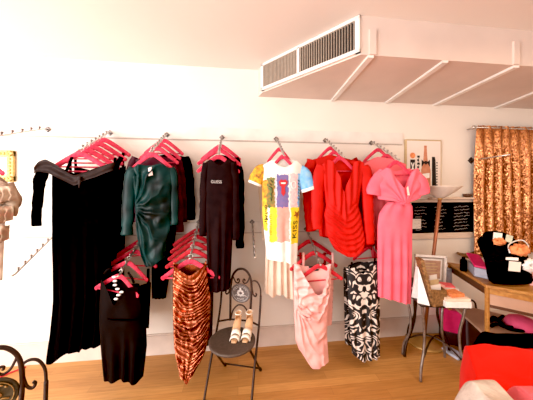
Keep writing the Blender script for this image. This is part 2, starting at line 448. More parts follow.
for x0 in (372, 515):
    k += 1
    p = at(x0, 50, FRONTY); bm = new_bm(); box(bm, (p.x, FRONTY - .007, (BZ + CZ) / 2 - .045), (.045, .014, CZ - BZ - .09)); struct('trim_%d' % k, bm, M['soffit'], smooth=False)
# grille on the slanted end
e = (b - a); gl = e.length; e.normalize(); nrm = Vector((e.y, -e.x, 0))
if nrm.y > 0 and nrm.x > 0: nrm = -nrm
if nrm.dot(CAM - a) < 0: nrm = -nrm
gt = thing('vent_grille', 'long louvred white framed air grille on the slanted end of the bulkhead', 'vent', (a + b) / 2)
H = CZ - BZ; g0 = .0
def gp(s, z, o): return a + e * (s * gl) + Vector((0, 0, z * H)) + nrm * o
def gbox(bm, s0, s1, z0, z1, o0, o1):
    prism(bm, [gp(s0, z0, o0), gp(s1, z0, o0), gp(s1, z1, o0), gp(s0, z1, o0)], nrm * (o1 - o0))
bm = new_bm(); gbox(bm, .03, .97, .10, .93, .001, .004); obj('backing', bm, M['grille_dark'], gt, smooth=False)
bm = new_bm()
for (s0, s1, z0, z1) in ((0, 1, .04, .14), (0, 1, .90, .99), (0, .03, .04, .99), (.965, 1, .04, .99), (.445, .47, .1, .93)):
    gbox(bm, s0, s1, z0, z1, .001, .022)
obj('frame', bm, M['trim'], gt, smooth=False)
for (s0, s1, nn) in ((.03, .445, 24), (.47, .965, 22)):
    bm = new_bm()
    for i in range(nn):
        s = s0 + (s1 - s0) * (i + .5) / nn
        wd = .0062 if s0 < .1 else .0052 - .0026 * i / nn
        gbox(bm, s - wd, s + wd, .14, .90, .003, .016)
    obj('louvre_panel', bm, M['louvre'], gt, smooth=False)

# ------------------------------------------------------------------ display arms
def make_arm():
    t = thing('hanging_bracket', '', 'bracket')
    bm = new_bm(); box(bm, (0, -.004, 0), (.036, .008, .036), Matrix.Rotation(PI / 4, 3, 'Y')); obj('wall_plate', bm, M['chrome_dark'], t, smooth=False, bevel=.002)
    bm = new_bm(); tube(bm, [(0, -.004, 0), (0, -.03, -.005), (0, -.40, -.21), (0, -.425, -.215)], .007, 8, .8, 1.2, (1, 0, 0)); obj('bar', bm, M['chrome'], t)
    for i in range(7):
        s = (i + .6) / 7; y = -.03 - .37 * s; z = -.005 - .205 * s
        bm = new_bm(); tube(bm, [(0, y, z), (0, y + .004, z + .018)], .0045, 8, ref=(1, 0, 0)); ball(bm, (0, y + .004, z + .022), .0085); obj('peg', bm, M['peg'], t)
    return t
def armz(s): return -.03 - .37 * s, -.005 - .205 * s + .012
arm0 = make_arm(); used = [False]
def place_arm(px, py, label, grp, sx=1.0):
    o = arm0 if not used[0] else dup(arm0); used[0] = True
    p = at(px, py, -.014); o.location = p; o.scale = (1, sx, 1) if sx != 1 else (1, 1, 1)
    o['label'] = label; o['group'] = grp
    return p
UG, LG = 'sloping display arms on the upper rail', 'sloping display arms on the lower rail'
aA = place_arm(110, 133, 'steel sloping arm on the upper rail carrying the long black velvet gown', UG)
aB = place_arm(167, 135, 'steel sloping arm on the upper rail carrying the emerald satin dress', UG)
aC = place_arm(222, 137.5, 'steel sloping arm on the upper rail carrying the black dress with sparkling lettering', UG)
aD = place_arm(276, 139, 'steel sloping arm on the upper rail carrying the patchwork print T-shirt dress', UG)
aE = place_arm(325, 140.5, 'steel sloping arm on the upper rail carrying the red ruched long-sleeved dress', UG)
aF = place_arm(371, 143, 'steel sloping arm on the upper rail carrying the coral pink cut-out dress', UG)
aZ = place_arm(48, 129.5, 'steel sloping arm at the far left, carrying the taupe blouse cut by the picture edge', UG, 1.5)
aK = place_arm(58, 233, 'lower steel arm jutting out left of the black velvet gown hem', LG)
aG = place_arm(147, 231, 'lower steel arm carrying the short black satin dress with white trim', LG, 1.25)
aH = place_arm(199, 222, 'lower steel arm carrying the copper ruched dress', LG)
aM = place_arm(252, 222, 'empty lower steel arm pointing out above the bistro chair', LG)
aI = place_arm(306, 229, 'lower steel arm carrying the blush satin cowl dress', LG)
aJ = place_arm(362, 232, 'lower steel arm carrying the black and white damask dress', LG)

# ------------------------------------------------------------------ hangers
def make_hanger(m):
    t = thing('velvet_hanger', '', 'hanger')
    bm = new_bm()
    for s in (-1, 1):
        pts = catmull([(0, 0, -.050), (s * .03, 0, -.056), (s * .10, 0, -.098), (s * .17, 0, -.146), (s * .205, 0, -.172)], 4)
        tube(bm, pts, [.015 + .006 * (1 - i / len(pts)) for i in range(len(pts))], 8, 1, .4)
        ball(bm, (s * .205, 0, -.172), .016, 1.1, .5, 1.1)
    tube(bm, [(-.195, 0, -.172), (.195, 0, -.172)], .006, 8, 1, .6)
    obj('shoulder_bar', bm, m, t)
    bm = new_bm(); pts = [(0, 0, -.062), (0, 0, -.03)] + [(.018 * math.cos(x), 0, -.012 + .018 * math.sin(x)) for x in [(-.5 + i * .32) for i in range(13)]]
    tube(bm, catmull(pts[:2] + pts[3:], 2), .0022, 6); obj('hook', bm, M['chrome'], t)
    return t
hp, hr = make_hanger(M['hang_pink']), make_hanger(M['hang_red']); hused = {}
def hanger(base, s, kind, label, rz=0, sc=1, sy=1.0, dx=0, dz=0, tilt=0):
    src = hp if kind == 'pink' else hr
    o = src if kind not in hused else dup(src); hused[kind] = 1
    y, z = armz(s); o.location = base + Vector((dx, y * sy, z + dz)); o.rotation_euler = (0, tilt, rz); o.scale = (sc, sc, sc if sc > .82 else .9)
    o['label'] = label; o['group'] = 'velvet clothes hangers'
    return o.location.y
def yat(s, base=aA): return base.y + armz(s)[0]
UGD, LGD = 'clothes hung along the upper rail', 'clothes hung along the lower rail'

# ---- A: black velvet gown group
Y = hanger(aA, .98, 'pink', 'pink velvet hanger under the collar of the long black velvet gown', .08)
for i, (s, nm) in enumerate(((.2, 'rearmost'), (.42, 'second from the wall'), (.62, 'third from the wall'), (.8, 'fourth from the wall'))):
    hanger(aA, s, 'pink', 'pink velvet hanger %s of the fan behind the black velvet gown' % nm, .05 * (i - 1))
def strappy(name, label, px0, px1, y0, y1, yb, Y, m, cat='dress', grp=None, inset=7):
    t = thing(name, label, cat, at((px0 + px1) / 2, y1, Y), group=grp)
    cloth('body', m, t, Y, [(y1, px0), (yb, px0 + 2)], [(y1, px1), (yb, px1 - 2)], [(px0, y1), ((px0 + px1) / 2, y1 + 7), (px1, y1)], [(px0, yb), (px1, yb)], .018, vfold(4, .006), nu=24, nv=30)
    for px in (px0 + inset - 4, px1 - inset + 5):
        bm = new_bm(); p0 = at(px, y0, Y); p1 = at(px, y1 + 3, Y)
        tube(bm, [p0 + Vector((0, -.015, 0)), (p0 + p1) / 2 + Vector((0, -.02, 0)), p1 + Vector((0, -.012, 0))], .011, 8, 1, .25); obj('strap', bm, m, t)
    return t
strappy('strappy_dress', 'black strappy dress hanging nearest the wall behind the velvet gown', 74, 126, 153, 166, 300, yat(.2) - .012, M['black_jersey'], grp=UGD)
strappy('strappy_dress', 'black strappy dress hanging in the middle, behind the velvet gown', 69, 118, 158, 172, 310, yat(.55) - .012, M['black_velvet'], grp=UGD)
Y -= .012
t = thing('evening_gown', 'long black velvet off-shoulder gown with one long sleeve, hanging at the left', 'dress', at(82, 160, Y), group=UGD)
o, sf = cloth('body', M['black_velvet'], t, Y, [(160, 52), (200, 52), (240, 52), (300, 53.5), (330, 51), (365, 46)], [(155, 117), (170, 116), (185, 112), (200, 111.5), (300, 111), (350, 105)],
      [(52, 164), (66, 171), (80, 176), (94, 172), (108, 166), (116, 163)], [(46, 361), (53, 363), (65, 353), (75, 349), (82, 350.5), (86, 344), (89, 347), (104, 343)], .04,
      plus(vfold(5, .012, .25), crumple(.006, 7)), nu=56, nv=90)
sleeve('sleeve', M['black_velvet'], t, Y - .01, [(44, 168, 7), (40, 180, 6.2), (37.5, 200, 5.2), (36.5, 215, 5), (36.5, 226, 5)])
# folded satin collar: drooping band over the bust
cloth('collar', M['collar'], t, Y - .012, [(158, 34), (185, 34)], [(158, 116), (185, 112)],
      [(34, 169), (42, 162), (52, 160), (60, 164), (68, 170), (79, 176), (90, 172), (102, 167), (116, 162)], [(34, 174), (42, 172), (52, 173.5), (64, 179), (78, 186), (88, 181), (100, 177), (113, 171)], .05,
      plus(lambda u, v, h, p: .008 * math.sin(v * 9 + u * 4) * (1 if u < .55 else .6), crumple(.010, 12)), back=False, nu=50, nv=16)
bm = new_bm(); p = at(79.5, 178, Y - .072); ball(bm, p, .016, .8, .6, 1.1); tube(bm, [p, at(79, 188, Y - .066)], [.013, .004], 8, 1, .5); obj('bust_knot', bm, M['collar'], t)
bm = new_bm(); tube(bm, [at(115.5, 171, Y - .022), at(118, 163, Y - .025), at(121.5, 157, Y - .01)], .018, 8, 1, .25); obj('strap', bm, M['black_velvet'], t)
bm = new_bm(); tube(bm, [at(66, 172, Y - .04), at(69, 165, Y - .03), at(72, 157, Y - .012)], .011, 8, 1, .25); obj('strap', bm, M['black_velvet'], t)

# ---- B: emerald group
def simple_dress(name, label, m, Y, L, R, top, bot, sleeves, t=.02, fold=None, grp=UGD, cat='dress', **kw):
    root = thing(name, label, cat, at(sum(p[0] for p in top) / len(top), top[0][1], Y), group=grp)
    o, sf = cloth('body', m, root, Y, L, R, top, bot, t, fold, nu=kw.pop('nu', 30), nv=kw.pop('nv', 44), **kw)
    for s in sleeves: sleeve('sleeve', m, root, Y, s)
    return root, sf
for s, kd, nm in ((.15, 'pink', 'long-sleeved black dress nearest the wall behind the emerald dress'), (.4, 'pink', 'plum dress behind the emerald dress'), (.62, 'pink', 'burgundy dress directly behind the emerald dress')):
    hanger(aB, s, kd, 'pink velvet hanger holding the ' + nm, .04, .74)
Y = hanger(aB, .93, 'pink', 'pink velvet hanger holding the emerald satin dress, foremost on its arm', -.05, .72)
simple_dress('long_sleeved_dress', 'long-sleeved black dress nearest the wall behind the emerald dress, sleeve hanging free', M['black_velvet'], yat(.15) - .01,
    [(155, 150), (300, 152)], [(155, 186), (180, 184), (298, 166)], [(150, 158), (168, 154), (186, 157)], [(152, 298), (166, 298)],
    [[(185, 157, 4.5), (188, 170, 5), (190, 195, 4.5), (191.5, 220, 4)]], .02, vfold(4, .006))
simple_dress('long_sleeved_dress', 'plum dress, third from the front behind the emerald dress', M['burgundy'], yat(.4) - .01,
    [(158, 140), (220, 140)], [(158, 179), (180, 177), (220, 175)], [(140, 161), (160, 156), (179, 161)], [(140, 220), (175, 225)],
    [[(178, 161, 4), (181, 175, 4), (183, 200, 4), (184, 222, 3.5)]], .018, crumple(.006, 14))
simple_dress('long_sleeved_dress', 'burgundy satin dress directly behind the emerald dress', M['burgundy'], yat(.65) - .01,
    [(158, 133), (225, 133)], [(160, 175), (185, 174), (225, 172)], [(133, 160), (152, 158), (175, 166)], [(133, 222), (172, 225)],
    [[(172, 165, 4), (177, 180, 4), (179, 205, 4), (180, 232, 3.5)], [(135, 157, 3.5), (131, 168, 4), (129, 190, 4)]], .018, crumple(.007, 14))
Y -= .014
t = thing('long_sleeved_dress', 'draped emerald green satin long-sleeved dress with a pale price tag', 'dress', at(152, 160, Y), group=UGD)
o, sf = cloth('body', M['emerald'], t, Y, [(160, 132), (185, 134), (230, 136.5), (255, 141), (266, 146)], [(160, 168), (172, 172), (200, 172), (230, 170), (262, 164)],
      [(133, 169), (140, 164.5), (148, 166), (155, 166), (162, 164), (170, 168)], [(142, 260), (148, 266), (156, 264), (164, 258)], .04,
      plus(radial(.0, .42, 7, .020, 2, 1.5), crumple(.018, 8, 2)), nu=60, nv=90)
sleeve('sleeve', M['emerald'], t, Y, [(134, 168, 5.5), (130.5, 178, 6.5), (128.5, 200, 6.5), (127.5, 220, 6.3), (127, 235, 6)])
sleeve('sleeve', M['emerald'], t, Y + .01, [(170, 168, 4.5), (173, 180, 5), (174, 200, 4.5), (174.5, 225, 4)])
bm = new_bm(); prism(bm, [sf(150.5, 168.5, .008), sf(154, 167.5, .008), sf(155, 175.5, .01), sf(151.5, 176.5, .01)], (0, -.0015, 0)); obj('price_tag', bm, M['tag'], t, smooth=False)['label'] = 'pale pink price tag'

# ---- C: black long-sleeved with lettering
hanger(aC, .35, 'pink', 'pink velvet hanger holding the black dress behind the lettered black dress', -.1, .78)
hanger(aC, .6, 'pink', 'pink velvet hanger with a bare end poking out behind the lettered black dress', .22, .82)
Y = hanger(aC, .93, 'pink', 'pink velvet hanger holding the black dress with sparkling lettering', .12, .74)
simple_dress('long_sleeved_dress', 'plain black long-sleeved dress behind the dress with sparkling lettering', M['black_velvet'], yat(.4, aC) - .01,
    [(150, 207), (290, 210)], [(150, 237), (290, 230)], [(207, 161), (221, 155), (237, 158)], [(210, 285), (230, 288)],
    [[(235, 158, 4), (239, 175, 4.5), (240, 210, 4.3), (240, 248, 4)]], .018, vfold(3, .005))
Y -= .012
t = thing('long_sleeved_dress', 'black long dress with a word in sparkling stones across the chest', 'dress', at(218, 158, Y), group=UGD)
o, sf = cloth('body', M['plum_jersey'], t, Y, [(155, 206), (200, 205), (240, 206.5), (292, 208)], [(155, 233), (180, 235), (240, 232), (292, 229)],
      [(206, 162), (211, 159.5), (216, 163), (220, 165.5), (224, 163), (228, 159), (233, 161)], [(208, 291), (216, 291), (229, 289)], .03, plus(vfold(3, .008, .2), crumple(.004, 8)),
      btop=[(206, 162), (211, 159), (228, 159), (233, 161)], nu=40, nv=70)
for q in ([(207, 163, 4), (204.5, 178, 4.4), (203.5, 205, 4), (202.5, 236, 3.6)], [(232, 162, 4), (235, 180, 4.3), (236, 210, 4), (236, 240, 3.6)]): sleeve('sleeve', M['plum_jersey'], t, Y, q)
lettering('lettering', M['rhinestone'], t, 'GUESS', lambda a, b: sf(211.5 + 10.5 * a, 183.2 - 2.9 * b + .3 * a, .004))['label'] = 'sparkling stone lettering'

# ---- D: patchwork print T-shirt
hanger(aD, .45, 'pink', 'pink velvet hanger holding the cream skirt behind the print T-shirt dress', .05, .5)
Y0 = hanger(aD, .86, 'pink', 'pink velvet hanger holding the print T-shirt dress, foremost on its arm', -.12, .5)
Yb = yat(.45, aD)
o, _ = cloth('long_skirt', M['cream'], None, Yb, [(190, 268), (240, 266), (300, 264)], [(190, 294), (240, 295), (300, 298)], [(268, 176), (294, 176)], [(264, 291), (272, 296), (281, 293), (289, 298), (298, 297)], .03, vfold(5, .014, .1), nu=44, nv=40, origin=at(281, 178, Yb))
tag(o, 'cream pleated long skirt hanging below the print T-shirt dress', 'skirt', UGD)
o, _ = cloth('jersey_top', M['tan_cloth'], None, Yb + .07, [(170, 257), (240, 262)], [(170, 290), (240, 292)], [(258, 176), (290, 172)], [(262, 240), (292, 240)], .015, vfold(3, .005), nu=20, nv=20, origin=at(274, 172, Yb + .07))
tag(o, 'tan top showing beside the yellow sleeve of the print T-shirt dress', 'top', UGD)
Y = Y0 - .012
mats = [M[k] for k in ('white_cotton', 'yellow', 'mustard', 'blue', 'navy', 'rose_print', 'salmon_print', 'green')]
def tmat(px, py):
    j = 1.2 * noise.noise(Vector((px * .4, py * .4, 3)))
    x = px + j; y = py + j
    if y < 174 and not (x < 267 and y > 172): return 0
    if y < 207:
        if x < 263: return 2
        if x < 266.5: return 0 if y < 180 else 2
        if x < 274: return 7 if y > 178 else 0
        if x < 275.5: return 5
        if 276 <= x < 287.5: return 4 if y > 175 else 0
        if x < 289: return 0
        if x < 297: return 5 if y > 169 else 0
        return 3
    if y > 240.5 - (x - 288) * .02 + (2 if x > 288 else 0): return 0
    if x < 267: return 1 if y < 230 else 0
    if x < 269: return 0
    if x < 276: return 1
    if x < 288: return 6
    if x < 289.5: return 0
    return 1
t = thing('tshirt_dress', 'white T-shirt dress printed with a colourful yellow, blue and pink patchwork', 'dress', at(282, 160, Y), group=UGD)
o, sf = cloth('body', mats, t, Y, [(158, 262), (185, 262), (215, 262.5), (262, 267)], [(158, 303), (190, 300), (240, 298), (264, 297)],
      [(262, 166), (271, 161), (277, 166), (284, 168), (290, 165), (295, 161), (303, 167)], [(267, 258), (270, 259), (284, 260), (291, 263), (297, 263)], .05, plus(vfold(3, .006, .3), crumple(.006, 8)),
      btop=[(262, 166), (271, 160), (283, 158), (295, 160), (303, 167)], matfn=tmat, nu=80, nv=110, smooth=2)
def tee_sleeve(pts, m, cuff):
    s_ = sleeve('sleeve', m, t, Y, pts, .4, .12, 14)
    a_, b_ = pts[-2], pts[-1]
    k_ = [a_[i] + (b_[i] - a_[i]) * .72 for i in range(3)]
    sleeve('cuff', M['white_cotton'], s_, Y, [(k_[0], k_[1], k_[2] * 1.04), (b_[0] + .3 * (b_[0] - k_[0]), b_[1] + .3 * (b_[1] - k_[1]), b_[2] * 1.04)], .42, 0, 14)
tee_sleeve([(266, 168, 5), (261, 172, 7), (257, 178, 7), (254.5, 184, 6.5)], M['mustard'], 0)
tee_sleeve([(299, 168, 5), (303, 174, 7.5), (306, 182, 7.5), (308.5, 190, 7)], M['blue'], 0)
lettering('lettering', M['ink'], t, 'KISS', lambda a, b: sf(296 - 4.6 * b + 1.6 * a - .6, 237 - 17 * a, .006))
def blob(name, m, poly, off=.006):
    bm = new_bm(); cx = sum(p[0] for p in poly) / len(poly); cy = sum(p[1] for p in poly) / len(poly)
    cv = bm.verts.new(sf(cx, cy, off)); vs = [bm.verts.new(sf(x, y, off)) for x, y in poly]
    for i in range(len(vs)): bm.faces.new((cv, vs[i], vs[(i + 1) % len(vs)]))
    return obj(name, bm, m, t, smooth=False)
blob('printed_star', M['star'], [(296 + (4.3 if i % 2 == 0 else 1.7) * math.cos(i * PI / 5 + .3), 214 + (4.6 if i % 2 == 0 else 1.8) * math.sin(i * PI / 5 + .3)) for i in range(10)])
blob('printed_lips', M['lip_red'], [(277.5, 182), (280, 179.5), (282, 180.5), (284, 179.5), (286.5, 182), (285, 185.5), (283.6, 187), (284, 193), (282, 196), (280, 193), (280.2, 187), (278.6, 185.5)])
blob('printed_lips', M['white_cotton'], [(279.5, 182.6), (284.5, 182.6), (284, 184), (280, 184)], .009)
strokes('printed_ring', M['white_cotton'], t, sf, [[(292.5 + 2.6 * math.cos(i * .35), 185 + 3.4 * math.sin(i * .35)) for i in range(19)]], .003)
strokes('small_print', M['ink'], t, sf, [[(265 + random.uniform(-.9, .9), y), (266.6 + random.uniform(-.9, .9), y + random.uniform(-.8, 1.4))] for y in range(205, 224, 2)], .0045, .004)
strokes('small_print', M['ink'], t, sf, [[(269.4 + random.uniform(-.4, .4), y), (270.8, y + random.uniform(-.8, .8))] for y in range(214, 236, 2)], .002, .004)
strokes('small_print', M['ink'], t, sf, [[(270 + random.uniform(-2, 2), y), (271 + random.uniform(-2, 2), y + 2.5)] for y in range(180, 200, 3)], .003, .004)
strokes('small_print', M['ink'], t, sf, [[(297.4, y), (298.6, y + 1.6)] for y in range(180, 200, 3)], .003, .004)

# ---- E: red dresses
hanger(aE, .3, 'pink', 'pink velvet hanger holding the rearmost red dress on its arm', .05, .62)
hanger(aE, .55, 'pink', 'pink velvet hanger holding the middle red dress on its arm', .05, .62)
Y = hanger(aE, .86, 'pink', 'pink velvet hanger in the neckline of the front red ruched dress', -.1, .6)
simple_dress('long_sleeved_dress', 'deep red dress nearest the wall, behind the front red ruched dress', M['red_dark'], yat(.3, aE) - .01,
    [(158, 311), (240, 320)], [(158, 352), (240, 372)], [(311, 160), (330, 155), (352, 160)], [(320, 236), (372, 250)],
    [[(352, 160, 5), (362, 178, 6), (367, 200, 6), (369, 246, 6)]], .02, vfold(4, .008))
simple_dress('long_sleeved_dress', 'middle red long-sleeved dress, its sleeve left of the front red ruched dress', M['red'], yat(.55, aE) - .01,
    [(155, 309), (240, 320)], [(155, 352), (240, 352)], [(310, 161), (328, 155), (352, 161)], [(320, 236), (352, 238)],
    [[(312, 160, 5), (309.5, 172, 6.3), (309, 195, 6.3), (310, 215, 5.8), (311, 231, 5)]], .02, vfold(4, .008))
Y -= .014
t = thing('long_sleeved_dress', 'front red ruched mini dress with a deep neckline and long sleeves', 'dress', at(343, 158, Y), group=UGD)
o, sf = cloth('body', M['red'], t, Y, [(158, 320), (185, 323), (205, 326), (215, 324), (235, 327), (258, 338)], [(158, 365), (185, 361), (206, 358), (216, 361), (240, 365), (258, 362)],
      [(320, 166), (327, 160), (332, 163), (337, 177), (342, 192), (347, 177), (352, 163), (358, 160), (365, 166)], [(329, 240), (335, 250), (345, 255.5), (354, 255), (364, 249)], .05,
      plus(lambda u, v, h, p: (ruche(10, .013, .10, .38, 1, .42, -.10)(u, v, h, p)), lambda u, v, h, p: .010 * (1 - ss((v - .35) / .15)) * math.sin(u * 34 + h * 6 * (1 if u < .5 else -1))), 
      btop=[(320, 166), (329, 160), (342, 163), (356, 160), (365, 166)], nu=64, nv=90)
sleeve('sleeve', M['red'], t, Y, [(322, 166, 6), (319, 176, 6.5), (317.5, 195, 6), (317, 215, 5.6), (317.5, 229, 5)])
sleeve('sleeve', M['red'], t, Y, [(363, 166, 6), (367, 180, 6.5), (368, 205, 5.5), (369, 228, 5), (370, 244, 4.6)])

# ---- F: coral pink
hanger(aF, .25, 'pink', 'pink velvet hanger nearest the wall behind the coral pink dress', .06, .7)
hanger(aF, .6, 'pink', 'pink velvet hanger holding the salmon dress behind the coral pink dress', .03, .7)
Y = hanger(aF, .95, 'pink', 'pink velvet hanger in the neckline of the coral pink cut-out dress', -.18, .6)
simple_dress('short_sleeved_dress', 'rose dress nearest the wall behind the coral pink cut-out dress', M['pink_dark'], yat(.25, aF) - .01,
    [(158, 358), (260, 372)], [(158, 400), (260, 398)], [(358, 163), (378, 158), (400, 163)], [(370, 258), (398, 258)], [], .02, vfold(4, .008))
simple_dress('short_sleeved_dress', 'salmon pink short-sleeved dress directly behind the coral pink cut-out dress', M['pink_mid'], yat(.6, aF) - .01,
    [(155, 362), (190, 368), (260, 374)], [(155, 408), (190, 402), (260, 402)], [(362, 165), (376, 157), (390, 159), (408, 165)], [(372, 240), (402, 240)],
    [[(364, 164, 5), (362, 172, 6.5), (364, 182, 6.5), (366, 190, 6)]], .02, vfold(4, .008))
Y -= .014
t = thing('short_sleeved_dress', 'coral pink long dress with short sleeves, twisted bust and waist cut-outs', 'dress', at(398, 165, Y), group=UGD)
def twist(u, v, h, p):
    a_ = math.atan2((v - .9) * 1.1, (u - .5) * 2)
    return .010 * math.sin(a_ * 11) * (1 - ss((v - .9) / .1) * .4) + .02 * math.exp(-((u - .5) * 7) ** 2) * ss(v * 1.3)
o, sf = cloth('bodice', M['pink'], t, Y, [(165, 377), (180, 376), (200, 378)], [(165, 420), (180, 421), (200, 420)],
      [(377, 174), (383, 168), (388, 170), (393, 179), (399, 189), (404, 180), (409, 171), (413, 168), (420, 174)], [(378, 199), (390, 201), (399, 205), (408, 201), (420, 197)], .055, twist,
      btop=[(377, 174), (385, 168), (399, 171), (412, 168), (420, 174)], nu=56, nv=40)
o, sf2 = cloth('skirt', M['pink'], t, Y, [(200, 390), (206, 384), (214, 379), (225, 377.5), (298, 377.5)], [(200, 407), (206, 412), (214, 412.5), (225, 412), (300, 410.5), (305, 410)],
      [(389, 202), (395, 202), (399, 200), (403, 202), (408, 202)], [(377.5, 296), (385, 297), (394, 299), (403, 302), (410, 303.5)], .045,
      plus(vfold(4, .012, .2, 1), lambda u, v, h, p: .008 * math.sin(u * 16) * (1 - ss(v / .3))), nu=50, nv=70)
sleeve('sleeve', M['pink'], t, Y, [(383, 171, 4), (378.5, 178, 6), (375, 187, 7.2), (373.5, 195, 7.4)], .5, .25, 16)
sleeve('sleeve', M['pink'], t, Y, [(412.5, 171, 4), (417, 178, 6.2), (420.5, 186, 7.6), (422.5, 194.5, 7.8)], .5, .25, 16)
bm = new_bm(); prism(bm, [sf(399.5, 186, .02), sf(402, 186, .02), sf(402.3, 195, .02), sf(399.8, 195, .02)], (0, -.0015, 0)); obj('price_tag', bm, M['tag_white'], t, smooth=False)['label'] = 'white price tag'

# ---- Z: taupe blouse at the picture edge
Y = hanger(aZ, .98, 'pink', 'pink velvet hanger holding the taupe blouse at the far left', 0, .8, 1.5, 0, -.06) - .014
t = thing('ruffled_blouse', 'taupe ruffled blouse hanging at the far left, cut by the picture edge', 'blouse', at(-16, 168, Y), group=UGD)
cloth('body', M['taupe'], t, Y, [(165, -52), (280, -45)], [(165, 10), (205, 6), (280, 2.5)], [(-52, 178), (-30, 172), (-8, 173), (9, 184)], [(-45, 280), (2.5, 280)], .04, plus(vfold(4, .01), crumple(.01, 9)), nu=36, nv=40)
sleeve('sleeve', M['taupe'], t, Y - .02, [(4, 186, 7), (10, 195, 8), (13, 204, 7.5), (9, 214, 6)], .7, .6, 16)
sleeve('sleeve', M['taupe'], t, Y - .02, [(-48, 182, 7), (-56, 194, 8), (-59, 206, 8)], .7, .6, 16)
for q0, q1, q2 in (([(186, -12), (226, -10)], [(186, 16), (205, 19), (226, 14)], 187), ([(204, -14), (232, -12)], [(204, 14), (222, 13), (232, 12)], 207), ([(222, -14), (246, -12)], [(222, 10), (246, 9)], 226)):
    cloth('ruffle', M['flower'] if q2 > 200 else M['taupe'], t, Y - .05 - (q2 - 187) * .0004, q0, q1, [(q0[0][1], q2), (q1[0][1], q2 - 1)], [(q0[0][1], q2 + 16), (0, q2 + 19), (q1[-1][1], q2 + 13)], .03, plus(vfold(5, .016, .05, q2), crumple(.02, 16, q2)), back=False, nu=40, nv=16)
bm = new_bm(); q = [atz(x, y, .006) for x, y in ((-14, 381), (0, 377), (12, 372), (26, 367))]; tube(bm, catmull(q, 5), .006, 8, ref=(0, 0, 1))
o = obj('power_cord', bm, M['hang_red'], None, origin=q[1]); tag(o, 'thin red cord along the floor behind the bottom left chair', 'cord')
# ------------------------------------------------------------------ lower rail
# ---- G
hanger(aG, .12, 'pink', 'pink velvet hanger rearmost of the four above the short black satin dress', .25, sy=1.25)
hanger(aG, .42, 'pink', 'pink velvet hanger second from the rear above the short black satin dress', .12, .8, tilt=.12, sy=1.25)
hanger(aG, .68, 'pink', 'pink velvet hanger just behind the front hanger of the short black satin dress', .1, .75, tilt=.2, sy=1.25)
Y = hanger(aG, .95, 'pink', 'front pink velvet hanger holding the short black satin dress with white trim', -.1, .70, tilt=.2, sy=1.25) + .010
strappy('strappy_dress', 'plain black slip dress behind the short black satin dress, longer on its right', 110, 151, 268, 282, 328, yat(.42, aG) - .012, M['black_velvet'], grp=LGD)
t = thing('strappy_dress', 'short black satin dress with white trim down its neckline', 'dress', at(120, 275, Y), group=LGD)
o, sf = cloth('body', M['black_satin'], t, Y, [(265, 102), (300, 99.5), (320, 99), (350, 101), (380, 104)], [(270, 136), (300, 143), (320, 146), (345, 147), (380, 143)],
      [(102, 277), (107, 281), (112, 291), (117, 303), (122, 293), (128, 286), (134, 285), (138, 286)], [(103.5, 378), (112, 379), (124, 375), (132, 379), (138, 381), (143, 376)], .045, plus(vfold(4, .009, .35), crumple(.005, 8)),
      btop=[(102, 277), (112, 282), (128, 285), (138, 284)], nu=50, nv=70)
bm = new_bm()
for (x, y) in ((114, 277), (115, 281), (115, 285), (117.5, 289), (121.5, 292), (118.5, 295), (116, 299)):
    p = sf(x, max(y, 300), .0); p = at(x, y, Y - .062); ball(bm, p, .012, 1.2, .5, .7)
obj('neck_trim', bm, M['tag_white'], t)['label'] = 'white trim'
for pts in ([(104, 274), (107, 270), (112, 268)], [(134, 283), (132, 278), (128, 272)]):
    bm = new_bm(); tube(bm, [at(x, y, Y - .015) for x, y in pts], .009, 8, 1, .3); obj('strap', bm, M['black_satin'], t)
bm = new_bm(); c_ = at(118, 317, Y)
path = [at(x, y, Y - .058) for x, y in catmull([(100.5, 319), (110, 321), (122, 321), (135, 321), (146, 319)], 5)]
for i, p in enumerate(path): p.y = Y - .048 * max(0, 1 - ((i / (len(path) - 1)) * 2 - 1) ** 2) ** .5 - .004
tube(bm, path, .006, 6, 1, .5); obj('waist_seam', bm, M['black_jersey'], t)

# ---- H
for s, k_, nm in ((.12, 'red', 'rearmost'), (.32, 'red', 'second from the rear'), (.52, 'red', 'third from the rear'), (.72, 'red', 'next to the front')):
    hanger(aH, s, k_, 'red velvet hanger %s above the copper ruched dress' % nm, .12 - .1 * s, .95)
Y = hanger(aH, .98, 'pink', 'bright pink velvet hanger holding the copper ruched dress', -.08) - .014
strappy('strappy_dress', 'black speckled slip dress behind the copper ruched dress, showing at its right', 178, 214, 262, 276, 345, yat(.5, aH) - .012, M['speckle'], grp=LGD)
t = thing('ruched_dress', 'metallic copper ruched strappy dress with a cowl neck', 'dress', at(190, 262, Y), group=LGD)
o, sf = cloth('body', M['bronze'], t, Y, [(262, 174), (280, 172.5), (320, 173), (345, 174), (365, 178), (380, 181)], [(262, 206), (280, 208.5), (300, 211), (330, 209.5), (350, 206), (378, 194)],
      [(174, 264), (180, 268), (190, 274), (200, 268), (206, 263)], [(178, 370), (182, 375), (187, 378), (192, 374), (200, 362)], .045,
      plus(ruche(9, .026, .085, .45, 0, 0), crumple(.014, 9)), btop=[(174, 264), (190, 266), (206, 263)], nu=64, nv=110)
for pts in ([(174.5, 266), (174, 262)], [(205.5, 266), (206, 261)]):
    bm = new_bm(); tube(bm, [at(x, y, Y - .012) for x, y in pts], .006, 8, 1, .4); obj('strap', bm, M['bronze'], t)

